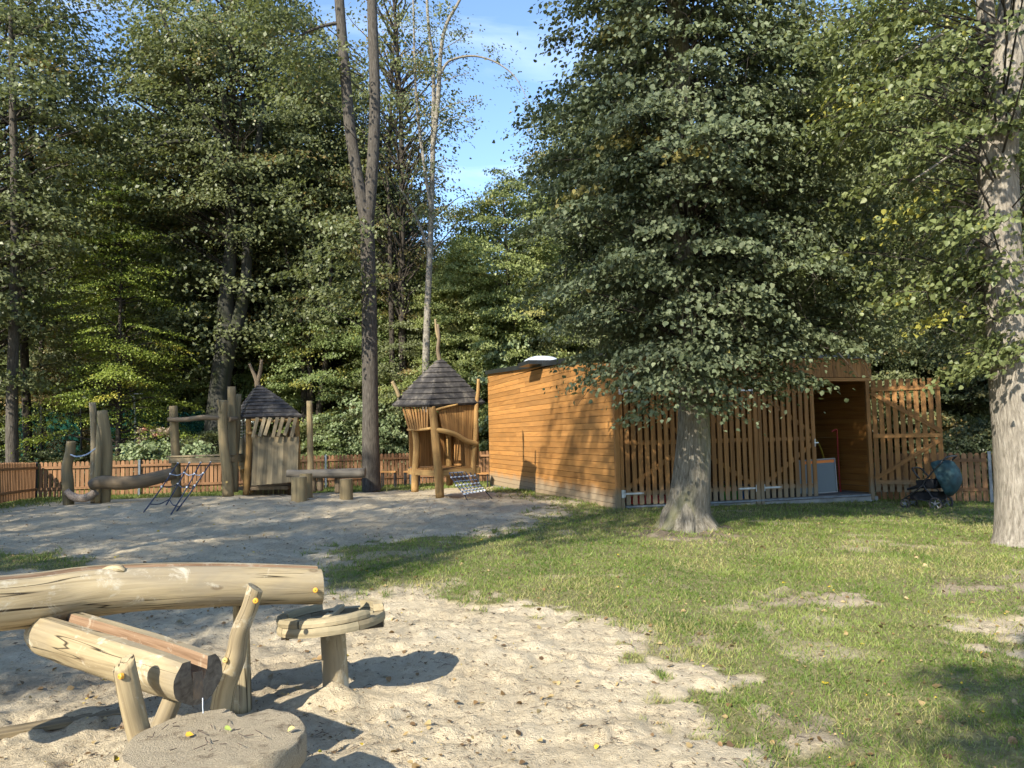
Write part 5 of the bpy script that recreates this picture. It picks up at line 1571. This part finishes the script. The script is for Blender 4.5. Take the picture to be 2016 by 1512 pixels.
def post_thing(name, label, cat, pts, rr, mat, seed=0, seg=12, group=None, **k):
    mb = MB(seed)
    mb.tube([P(*q) for q in pts], rr, seg, res=4, wob=0.05, **k)
    return tag(mb.build(name, mat, smooth=True), label, cat, group)
post_thing("climbing_post", "short thick leaning post at the left end of the rope bridge", "post", [(135, 998, 18.3), (134, 950, 18.3), (132, 920, 18.3), (138, 890, 18.3), (140, 869, 18.3)], [.12, .125, .115, .105, .10], W_LOG_FAR, 31)
post_thing("climbing_post", "tall slim pale post beside the broad slab post", "post", [(185, 992, 18.5), (184, 940, 18.5), (185, 880, 18.5), (184, 830, 18.5), (182, 792, 18.5)], [.075, .075, .075, .075, .08], W_LOG, 32)
post_thing("climbing_post", "broad slab shaped post with a cut top", "post", [(206, 996, 18.4), (208, 940, 18.4), (209, 890, 18.4), (206, 850, 18.4), (201, 808, 18.4)], [.13, .145, .15, .145, .115], W_LOG_FAR, 33, sq=0.7)
post_thing("climbing_post", "short post with a pointed tip in front of the slim pale post", "post", [(191, 990, 18.2), (192, 940, 18.2), (194, 890, 18.2), (194, 860, 18.2), (192, 836, 18.2)], [.07, .075, .07, .05, .01], W_LOG_FAR, 34)
mb = MB(760); mb.tube([P(139, 895, 18.2), P(152, 899, 18.2), P(170, 895, 18.2), P(184, 886, 18.2), P(198, 875, 18.2)], 0.018, 7, res=4)
single(mb, "hand_rope", M_ROPE_L, "pale blue hand rope strung between the short post and the slab post", "rope")
mb = MB(761); mb.tube([P(131, 966, 18.15), P(142, 976, 18.15), P(156, 981, 18.15), P(172, 979, 18.1), (P(190, 968, 18.1))], [.07, .095, .10, .10, .08], 12, res=4, wob=0.12)
single(mb, "rope_bundle", M_ROPE_BR, "thick brown bundled rope net sagging near the ground between two posts", "rope net", smooth=True)
post_thing("balance_log", "thick dark balance log slanting up to the climbing frame post", "log", [(180, 956, 17.9), (200, 949, 17.9), (240, 951, 18.0), (290, 945, 18.2), (345, 931, 18.5)], [.12, .15, .155, .155, .14], W_LOG_BROWN, 35, 16)
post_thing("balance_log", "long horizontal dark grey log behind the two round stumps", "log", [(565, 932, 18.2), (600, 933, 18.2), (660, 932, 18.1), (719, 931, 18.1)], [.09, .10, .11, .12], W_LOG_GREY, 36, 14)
for px, y1, l in ((617, 966, "left stub post holding the long grey log"), (630, 964, "second stub post holding the long grey log"), (665, 968, "right stub post holding the long grey log")):
    post_thing("stub_post", l, "post", [(px, y1 + 2, 18.3), (px, 950, 18.3), (px, 938, 18.3)], [.075, .075, .07], W_LOG_BROWN, px)
post_thing("upright_pole", "tall solitary round pole standing behind the long grey log", "post", [(612, 968, 18.9), (611, 900, 18.9), (610, 850, 18.9), (609, 789, 18.9)], [.085, .08, .075, .07], W_LOG_FAR, 37)

def stump(px, ytop, ybot, w, d, label, seed):
    g = P(px, ybot, d); r = w / 2 * PXM(d); top = P(px, ytop, d)
    t = empty("stump", (g.x, g.y, g.z), label, "stump")
    mb = MB(seed); mb.tube([Vector((g.x, g.y + r, g.z - .08)), Vector((g.x, g.y + r, g.z + .1)), Vector((g.x, g.y + r, top.z))], [r * 1.02, r, r * 0.97], 20, wob=0.04, cap=False)
    mb.build("bark_side", W_LOG_FAR, t, smooth=True)
    mb = MB(seed + 1); c = Vector((g.x, g.y + r, top.z - 0.004)); mb.tube([c, c + Z * 0.006], r * 0.975, 20, wob=0.04); mb.build("cut_top", W_LOG, t)
stump(585, 940, 985, 31, 16.7, "larger round log stump standing in the sand", 41)
stump(599, 933, 976, 25, 17.2, "round log stump half hidden behind the larger stump", 43)
stump(679, 944, 983, 26, 16.8, "smaller round log stump standing alone in the sand", 45)

# ------------------------------------------------------------------ windscreen net, lamp
ws = empty("windscreen_net", tuple(at_px(190, 29.3)), "green windscreen netting on dark poles beyond the fence at the left", "net")
def netmat():
    m, nt, N, L = new_mat("green_mesh")
    tc = N.new("ShaderNodeTexCoord"); n = noise(N, L, tc.outputs['Object'], 1.6, 3)
    r = ramp(N, [(0.35, (0.010, 0.042, 0.034)), (0.65, (0.022, 0.10, 0.075))]); L.new(n.outputs['Fac'], r.inputs[0])
    b = N.new("ShaderNodeBsdfDiffuse"); L.new(r.outputs[0], b.inputs[0])
    t = N.new("ShaderNodeBsdfTransparent"); mx = N.new("ShaderNodeMixShader"); mx.inputs[0].default_value = 0.72
    o = N.new("ShaderNodeOutputMaterial"); L.new(t.outputs[0], mx.inputs[1]); L.new(b.outputs[0], mx.inputs[2]); L.new(mx.outputs[0], o.inputs[0])
    return m
M_MESH = netmat()
for (x0, x1, yt, yb) in ((20, 82, 805, 905), (82, 160, 812, 905), (205, 330, 806, 905), (330, 420, 812, 905)):
    mb = MB(int(x0)); n_ = 14
    vs, ls, fs = [], [], []
    for i in range(n_ + 1):
        x = x0 + (x1 - x0) * i / n_
        for y in (yt, (yt + yb) / 2, yb):
            p = P(x, y + (2 * math.sin(i * 1.1) if y == yt else 0), 29.4); p.y += 0.06 * math.sin(i * 1.7 + y); vs.append(p); ls.append(tuple(p))
    for i in range(n_):
        for j in range(2):
            a = i * 3 + j; fs.append((a, a + 3, a + 4, a + 1))
    mb.add(vs, fs, ls); mb.build("netting", M_MESH, ws, smooth=True)
for x in (20, 82, 160, 205, 331, 420):
    mb = MB(x); mb.tube([P(x, 925, 29.3), P(x, 800, 29.3)], 0.04, 8); mb.build("pole", M_BLACKM, ws)
sl = empty("street_lamp", tuple(P(266, 925, 28.3)), "pale slim street lamp with curved arm standing beyond the netting", "street lamp")
mb = MB(770); mb.tube([P(266, 925, 28.3), P(266, 840, 28.3), P(265, 790, 28.3), P(262, 780, 28.3), P(255, 776, 28.3)], [.04, .036, .03, .026, .022], 8, res=3); mb.build("pole", M_LAMP, sl, smooth=True)
mb = MB(771); mb.box(P(272, 775, 28.3), 0.3, 0.14, 0.04); mb.build("lamp_head", M_LAMP, sl)

# ------------------------------------------------------------------ pushchair
axc = (G(1829, 1004) + G(1878, 1002)) / 2
fw = Vector((-0.66, 0.75, 0)).normalized(); lf_ = Vector((-fw.y, fw.x, 0))
st = empty("pushchair", tuple(axc), "dark pushchair with teal hood parked on the grass by the open gate", "pushchair")
gz = axc.z
def Q(x, y, z): return Vector((axc.x, axc.y, gz)) + fw * x + lf_ * y + Z * z
def wheel(x, y, r, w, name_="wheel"):
    c = Q(x, y, r + 0.004)
    mb = MB(int(abs(x * 100 + y * 10)) + 5)
    vs, fs, ls = [], [], []
    n_, m_ = 28, 8
    for i in range(n_):
        a = i / n_ * 2 * math.pi
        for j in range(m_):
            b = j / m_ * 2 * math.pi
            rr = r - w / 2 + w / 2 * math.cos(b)
            p = c + fw * rr * math.cos(a) + Z * rr * math.sin(a) + lf_ * (w / 2 * math.sin(b)); vs.append(p); ls.append(tuple(p))
    for i in range(n_):
        for j in range(m_):
            fs.append((i * m_ + j, ((i + 1) % n_) * m_ + j, ((i + 1) % n_) * m_ + (j + 1) % m_, i * m_ + (j + 1) % m_))
    mb.add(vs, fs, ls); wo = mb.build("wheel", M_TYRE, st, smooth=True)
    mb = MB(6)
    mb.tube([c - lf_ * .02, c + lf_ * .02], 0.03, 12)
    for k in range(5):
        a = k * 1.2566 + .3; mb.tube([c, c + fw * (r - w) * math.cos(a) + Z * (r - w) * math.sin(a)], 0.010, 6)
    o = mb.build("rim", M_POSTMETAL, None); o.parent = wo
for y in (0.29, -0.29): wheel(0, y, 0.125, 0.042)
for y in (0.20, -0.20): wheel(0.60, y, 0.095, 0.036)
mb = MB(780)
mb.tube([Q(0, -.29, .125), Q(0, .29, .125)], .014, 8)
for s_ in (1, -1):
    mb.tube([Q(0, .24 * s_, .14), Q(.12, .24 * s_, .34), Q(.22, .25 * s_, .50), Q(.05, .25 * s_, .72), Q(-.18, .24 * s_, .98)], .014, 8, res=2)
    mb.tube([Q(.22, .24 * s_, .48), Q(.44, .22 * s_, .30), Q(.60, .20 * s_, .20), Q(.60, .20 * s_, .12)], .014, 8, res=2)
    mb.tube([Q(0, .24 * s_, .15), Q(.30, .23 * s_, .19), Q(.58, .20 * s_, .20)], .012, 8)
mb.build("frame", M_BLACKM, st, smooth=True)
mb = MB(781); mb.tube([Q(-.16, -.24, .96), Q(-.24, -.22, 1.03), Q(-.25, 0, 1.04), Q(-.24, .22, 1.03), Q(-.16, .24, .96)], .02, 8, res=4); mb.build("handle", M_BLACKM, st, smooth=True)
mb = MB(782); mb.tube([Q(.28, -.24, .60), Q(.42, -.20, .78), Q(.46, 0, .80), Q(.42, .20, .78), Q(.28, .24, .60)], .017, 8, res=4); mb.build("bumper_bar", M_BLACKM, st, smooth=True)
mb = MB(783)
mb.board(Q(.02, 0, .44), Q(.38, 0, .44), .42, .06, lf_, .02); mb.board(Q(.02, 0, .44), Q(-.14, 0, .86), .42, .05, lf_, .02)
mb.board(Q(.38, 0, .44), Q(.56, 0, .38), .36, .045, lf_, .015)
for s_ in (1, -1): mb.board(Q(.04, .2 * s_, .52), Q(.36, .2 * s_, .50), .14, .03, Z, .01)
mb.build("seat", M_BLACKF, st)
mb = MB(784)
for s_ in (.2, -.2): mb.board(Q(-.02, s_, .27), Q(.50, s_ * .9, .25), .14, .015, Z)
mb.board(Q(-.02, 0, .20), Q(.50, 0, .19), .38, .02, lf_); mb.board(Q(-.02, -.2, .27), Q(-.02, .2, .27), .14, .015, Z); mb.board(Q(.50, -.18, .25), Q(.50, .18, .25), .13, .015, Z)
mb.build("basket", M_BLACKF, st)
# hood: ribs fanned about a pivot, closed at the back
mb = MB(785)
piv = (0.0, 0.60)
vs, fs, ls = [], [], []
na, nb_ = 12, 16
for i in range(na + 1):
    a = rad(62 + (243 - 62) * i / na)
    R_ = 0.36 + 0.035 * math.sin(math.pi * i / na) + (0.012 if i % 4 == 0 else -0.006)
    for j in range(nb_ + 1):
        b = -math.pi / 2 + math.pi * j / nb_
        yy = 0.255 * math.copysign(abs(math.sin(b)) ** 0.6, math.sin(b)); rr = R_ * max(0.0, math.cos(b)) ** 0.35
        p = Q(piv[0] - .05 + rr * math.cos(a) * .80, yy, piv[1] + rr * math.sin(a)); vs.append(p); ls.append(tuple(p))
for i in range(na):
    for j in range(nb_):
        a0 = i * (nb_ + 1) + j; fs.append((a0, a0 + 1, a0 + nb_ + 2, a0 + nb_ + 1))
mb.add(vs, fs, ls); ho = mb.build("hood", M_TEAL, st, smooth=True)
sd_ = ho.modifiers.new("thick", 'SOLIDIFY'); sd_.thickness = 0.006

# ------------------------------------------------------------------ foreground water play
def trough(name, pts, R, mat, label, cat="trough", half=0.52, chan=0.62, depth=0.35, endcut=0.0, res=6, seed=0, dark_end=False):
    """hollowed log: round underside, flat rims and a channel along the top"""
    V = [P(*q) for q in pts]
    V, RR = smooth_path(V, R, res)
    t = empty(name, tuple(Vector((V[-1].x, V[-1].y, 0))), label, cat)
    prof_o = []
    a0 = math.asin(half)
    na = 22
    for i in range(na + 1):
        a = math.pi - a0 + (math.pi + 2 * a0) * i / na
        prof_o.append((math.cos(a), math.sin(a)))
    prof_i = []
    w = math.cos(a0) * chan
    for i in range(11):
        b = math.pi * i / 10
        prof_i.append((w * math.cos(b), half - (half + depth) * math.sin(b) ** 0.7))
    def sweep(prof, name_, m, closed_end, par, jit=0.0):
        mb = MB(seed)
        vs, fs, ls = [], [], []
        n = len(prof); dist = 0
        for i, p in enumerate(V):
            d = (V[min(i + 1, len(V) - 1)] - V[max(i - 1, 0)]).normalized()
            u = d.cross(Z).normalized(); v = u.cross(d).normalized()
            if i: dist += (p - V[i - 1]).length
            for k, (x, y) in enumerate(prof):
                f = 1 + jit * (math.sin(dist * 9 + k * .9) * .5 + math.sin(dist * 17 - k * 1.7) * .35 + math.sin(dist * 4 + k * .5) * .5)
                off = -y * endcut if i == len(V) - 1 else 0
                q = p + u * (x * RR[i] * f) + v * (y * RR[i] * (f if y < half - .01 else 1)) + d * off
                vs.append(q); ls.append((x * RR[i], y * RR[i], dist))
        for i in range(len(V) - 1):
            for k in range(n - (0 if closed_end else 1)):
                k2 = (k + 1) % n
                fs.append((i * n + k, i * n + k2, (i + 1) * n + k2, (i + 1) * n + k))
        mb.add(vs, fs, ls)
        return mb, n
    full = prof_o + prof_i
    mb, n = sweep(full, "log_body", mat, True, t, 0.045)
    L_ = len(V) - 1
    # end faces
    no, ni = len(prof_o), len(prof_i)
    for base, flip in ((0, True), (L_ * n, False)):
        # strips between outer and inner outline
        m_ = 10
        for k in range(m_):
            o0 = int(round(k * (no - 1) / m_)); o1 = int(round((k + 1) * (no - 1) / m_))
            i0 = ni - 1 - k; i1 = ni - 2 - k
            f = [base + q for q in range(o0, o1 + 1)] + [base + no + i1, base + no + i0]
            mb.f.append(tuple(f if flip else f[::-1]))
    o = mb.build("log_body", mat, t)
    me = o.data
    sm = np.ones(len(me.polygons), bool)
    me.polygons.foreach_set("use_smooth", sm)
    md = o.modifiers.new("edge", 'EDGE_SPLIT'); md.split_angle = rad(38)
    me.materials.append(W_CHANNEL); me.materials.append(W_END)
    nf0 = L_ * n
    for i, p in enumerate(me.polygons):
        if i < nf0:
            k = i % n
            if no <= k < n - 1: p.material_index = 1
        elif dark_end and i >= nf0 + 10: p.material_index = 2
    return t, V, RR

up, UV_, UR = trough("water_channel", [(-420, 1225, 3.35), (-150, 1196, 3.65), (60, 1176, 3.95), (200, 1157, 4.15), (420, 1146, 4.4), (630, 1147, 4.65)], [.15, .15, .152, .15, .135, .122], W_LOG,
       "long upper hollowed log channel crossing the left foreground", half=0.72, chan=0.55, endcut=0.02, seed=800)
def cap(par, px, py, d, r=0.0145, m=M_YELLOW, n=None):
    q = P(px, py, d); n = Vector(n or (0.15, -1, 0.1)).normalized()
    mb = MB(1); mb.tube([q - n * .012, q + n * .001, q + n * .004], [r, r, r * .72], 16)
    o = mb.build("bolt_cap", m, par)
    mb = MB(2); mb.tube([q + n * .003, q + n * .0055], r * .22, 8)
    h_ = mb.build("cap_hole", W_WET); h_.parent = o
    return o
part_log(up, "support_post", [(435, 1398, 4.3), (444, 1350, 4.28), (461, 1300, 4.25), (467, 1272, 4.24), (473, 1240, 4.22), (491, 1197, 4.21), (503, 1157, 4.2)], [.060, .058, .056, .05, .047, .044, .043], W_LOG, 16, seed=50, tilt=(0.3, 0.2))
part_log(up, "support_post", [(478, 1398, 4.55), (477, 1330, 4.55), (476, 1260, 4.55), (474, 1180, 4.55)], [.055, .052, .048, .045], W_LOG, 14, seed=51)
cap(up, 621, 1162, 4.50); cap(up, 503, 1183, 4.13, n=(0.1, -1, 0.0)); cap(up, 443, 1300, 4.18, .014, M_PALECAP)
# peeled knot on the rim
mb = MB(52); q = P(236, 1113, 4.12)
mb.tube([q + Vector((-.12, 0, -.035)), q + Vector((-.05, -.01, -.012)), q + Vector((.0, -.01, -.012)), q + Vector((.03, 0, -.03))], [.006, .014, .017, .008], 9, res=3, wob=.4)
mb.build("knot", W_LOG, up, smooth=True)

lo, LV, LR = trough("water_channel", [(86, 1238, 4.02), (110, 1243, 3.95), (200, 1272, 3.72), (300, 1303, 3.52), (391, 1334, 3.34)], [.095, .125, .130, .125, .118], W_LOG,
       "short lower hollowed log channel with a dark wet end tipping over the round table", half=0.70, chan=0.50, depth=0.25, endcut=0.0, seed=820, dark_end=True)
part_log(lo, "support_post", [(283, 1475, 3.22), (270, 1430, 3.22), (256, 1370, 3.2), (243, 1306, 3.2)], [.046, .046, .045, .043], W_LOG, 16, seed=53, tilt=(-0.2, -0.5))
part_log(lo, "support_post", [(308, 1450, 3.42), (330, 1400, 3.45), (350, 1350, 3.5)], [.042, .042, .042], W_LOG, 8, seed=54)
cap(lo, 236, 1332, 3.145, .012, n=(-0.6, -1, 0)); cap(lo, 325, 1352, 3.28, .011, n=(-.3, -1, -.3))
mb = MB(55); q = P(395, 1330, 3.28)
mb.board(P(389, 1322, 3.27), P(391, 1376, 3.245), 0.038, 0.008, Vector((.8, .6, 0))); mb.build("rubber_strip", W_WET, lo)
mb = MB(56); mb.tube([P(399, 1374, 3.2), P(399, 1390, 3.19), P(400, 1404, 3.19)], [.0022, .0018, .0024], 6); mb.build("water_drip", M_WATER, lo)
part_log(lo, "dark_end_ring", [(60, 1250, 4.03), (64, 1262, 4.02), (84, 1284, 4.0)], [.02, .03, .02], W_WET, 8, seed=57)

# round wooden table with a notch
TC = P(425, 1455, 3.05); 
tz = 0.425
d0 = (CAM_H - tz) / -ray(425, 1452).z
TC = CAM + ray(425, 1452) * d0
tb = empty("round_table", (TC.x, TC.y, 0), "round sandy wooden slab table with a notch under the log channel", "table")
mb = MB(830)
R0_ = 0.345; n_ = 72
prof = []
na_ = math.atan2(0.98, 0.06)
for i in range(n_):
    a = i / n_ * 2 * math.pi
    dd = (a - na_ + math.pi) % (2 * math.pi) - math.pi
    r = R0_ * (1 + .008 * math.sin(3 * a) + .006 * math.sin(7 * a))
    hw_ = 0.30
    if abs(dd) < hw_: r = R0_ - 0.13 * (1 - abs(dd) / hw_)
    prof.append((r * math.cos(a), r * math.sin(a)))
rings = [(0.0, 0), (0.12, 0), (0.24, 0), (0.36, 0), (0.48, 0), (0.6, 0), (0.7, 0), (0.8, 0), (0.9, 0), (0.972, 0), (1.0, -0.012), (1.003, -0.06), (1.0, -0.11), (0.97, -0.125)]
vs, fs, ls = [], [], []
vs.append(Vector((TC.x, TC.y, tz))); ls.append((0, 0, 0))
for k, dz in rings[1:]:
    for x, y in prof:
        zz = tz + dz
        if dz == 0: zz += 0.007 * (float(vnoise(x * k + TC.x, y * k, .045)) - .5) + .012 * max(0, float(vnoise(x * k, y * k, .11, 2, 3)) - .45)
        p = Vector((TC.x + x * k, TC.y + y * k, float(zz))); vs.append(p); ls.append((y * k, float(zz), x * k))
m_ = n_
for i in range(n_): fs.append((0, 1 + i, 1 + (i + 1) % n_))
for r_i in range(len(rings) - 2):
    for i in range(n_):
        a = 1 + r_i * n_ + i; b = 1 + r_i * n_ + (i + 1) % n_
        fs.append((a, a + n_, b + n_, b))
fs.append(tuple(1 + (len(rings) - 2) * n_ + i for i in range(n_)))
mb.add(vs, fs, ls)
def sandywood():
    m, nt, N, L = new_mat("sandy_table_top")
    lc = attr(N, "lc").outputs['Vector']
    g_ = noise(N, L, mapping(N, L, lc, (1, 1, .08)), 30, 5)
    w_ = ramp(N, [(0.3, (0.10, 0.075, 0.05)), (0.7, (0.22, 0.17, 0.11))]); L.new(g_.outputs['Fac'], w_.inputs[0])
    tc = N.new("ShaderNodeNewGeometry"); s1 = noise(N, L, tc.outputs['Position'], 9, 8, .75); s2 = noise(N, L, tc.outputs['Position'], 160, 4, .7)
    k_ = ramp(N, [(0.32, (0, 0, 0)), (0.46, (1, 1, 1))]); L.new(s1.outputs['Fac'], k_.inputs[0])
    sc_ = ramp(N, [(0.3, (0.30, 0.245, 0.17)), (0.6, (0.50, 0.42, 0.295))]); L.new(s2.outputs['Fac'], sc_.inputs[0])
    col = mixc(N, L, k_.outputs[0], w_.outputs[0], sc_.outputs[0])
    ad = N.new("ShaderNodeMath"); ad.operation = 'ADD'; L.new(s1.outputs['Fac'], ad.inputs[0]); L.new(s2.outputs['Fac'], ad.inputs[1])
    bsdf(N, L, col, .9, .15, bump=ad.outputs[0], bs=1.0, bd=.02)
    return m
M_SANDYW = sandywood()
o = mb.build("slab", M_SANDYW, tb, smooth=False)
o.data.polygons.foreach_set("use_smooth", [True] * len(o.data.polygons)); md = o.modifiers.new("edge", "EDGE_SPLIT"); md.split_angle = rad(50)
mb = MB(831); mb.tube([Vector((TC.x, TC.y, -0.05)), Vector((TC.x, TC.y, tz - .12))], [.13, .12], 16, wob=.04); mb.build("leg", W_LOG, tb, smooth=True)
rng = np.random.RandomState(77)
for (px, py, col, l) in ((372, 1448, (0.62, 0.33, 0.03), "small orange leaf lying on the round sandy table"), (448, 1436, (0.40, 0.46, 0.10), "small pale green leaf lying on the round sandy table"), (572, 1437, (0.55, 0.46, 0.14), "small yellowish leaf near the rim of the round table")):
    q = CAM + ray(px, py) * ((CAM_H - tz - .012) / -ray(px, py).z)
    me = leaves_mesh("leaf", np.array([[q.x, q.y, q.z + .004]]), np.array([[0.2, -0.4, 1.0]]), np.array([[1, .3, .1]]) + rng.randn(1, 3) * .3, np.array([0.03]), np.array([.5]), np.array([0.]), heart=True)
    me.materials.append(simple("leaf_on_table", col, .6)); o = bpy.data.objects.new("leaf", me); C.objects.link(o); tag(o, l, "leaf")
mb = MB(832)
for _ in range(26):
    a = rg.uniform(0, 6.28); r = rg.uniform(.02, .28); x, y = TC.x + r * math.cos(a), TC.y + r * math.sin(a)
    b = rg.uniform(0, 6.28); l_ = rg.uniform(.01, .05)
    mb.tube([(x, y, tz + .012), (x + l_ * math.cos(b), y + l_ * math.sin(b), tz + .018)], .0017, 4)
tag(mb.build("bark_scraps", simple("scrap_brown", (0.06, 0.04, 0.03), .9)), "little brown bark scraps strewn over the round sandy table", "twigs", kind="stuff")

# wooden wheel on a post
WC = P(652, 1213, 4.74)
wl = empty("wheel_stand", tuple(WHEEL_C), "open segmented wooden ring with a cross inside on a thick post in the sand", "water wheel")
tn = Vector((-0.085, 0.03, 1)).normalized()
wx = Vector((1, 0, 0)); wx = (wx - tn * wx.dot(tn)).normalized(); wy = tn.cross(wx)
def W(r, a, h): return WC + wx * (r * math.cos(a)) + wy * (r * math.sin(a)) + tn * h
def arc(mb, a0, a1, r0, r1, h0, h1, seg=14, jit=0.002):
    vs, fs, ls = [], [], []
    rd_ = mb.r
    for i in range(seg + 1):
        a = a0 + (a1 - a0) * i / seg
        j1, j2 = rd_.uniform(-jit, jit), rd_.uniform(-jit, jit)
        for (r, h) in ((r0, h0), (r1 + j1 * .5, h0), (r1 + .003 + j1, (h0 + h1) / 2), (r1 - .004 + j1 * .5, h1 + j2), (r0, h1 + j2 * .6)):
            vs.append(W(r, a, h)); ls.append((r, h, a * .3))
    for i in range(seg):
        for k in range(5):
            k2 = (k + 1) % 5; fs.append((i * 5 + k, i * 5 + k2, (i + 1) * 5 + k2, (i + 1) * 5 + k))
    fs.append((4, 3, 2, 1, 0)); fs.append(tuple(seg * 5 + k for k in range(5)))
    mb.add(vs, fs, ls)
k6 = math.pi / 3
for i in range(4):
    mb = MB(840 + i); a = -2.4 + i * math.pi / 2; arc(mb, a, a + math.pi / 2 - .012, .258, .325, -.055, -.004); mb.build("lower_rim", W_RIM, wl)
for i, (a0, a1) in enumerate(((-3.05, -1.98), (-1.93, -.55), (.02, 1.02), (2.0, 3.15))):
    mb = MB(850 + i); arc(mb, a0, a1, .262, .322, 0.0, .042); mb.build("upper_rim", W_RIM, wl)
mb = MB(860); mb.board(W(.262, math.pi, -.012), W(.262, 0, -.012), .045, .035, wy, .005); mb.build("crossbar", W_RIM, wl)
mb = MB(861); mb.board(W(.262, -math.pi / 2, .006), W(.262, math.pi / 2, .006), .055, .035, wx, .006); mb.build("crossbar", W_RIM, wl)
mb = MB(8621); mb.tube([WC - tn * .060, WC - tn * .048], .262, 32); mb.build("recess_shade_disc", W_WET, wl)  # dark disc added so the hollow of the ring looks shaded
mb = MB(862); mb.board(W(.30, math.pi + .1, -.078), W(.315, .1, -.078), .09, .04, wy, .006); mb.build("under_board", W_WET, wl)
mb = MB(8620); mb.tube([W(0, 0, -.10), W(0, 0, .032)], .016, 10); mb.build("axle_bolt", W_WET, wl)
part_log(wl, "post", [Vector((WHEEL_C.x, WHEEL_C.y + .05, -.08)), Vector((WHEEL_C.x, WHEEL_C.y + .05, .12)), Vector((WC.x, WC.y + .03, WC.z - .06))], [.086, .080, .078], W_LOG, 20, seed=60)

# flat board half buried in the sand at the left
mb = MB(870); mb.board(G(-60, 1462) + Z * .02, G(262, 1408) + Z * .03, 0.13, 0.03, Vector((0.3, 1, 0)), .004)
single(mb, "buried_board", W_GREYPLANK, "flat grey board half buried in the shaded sand at lower left", "board")
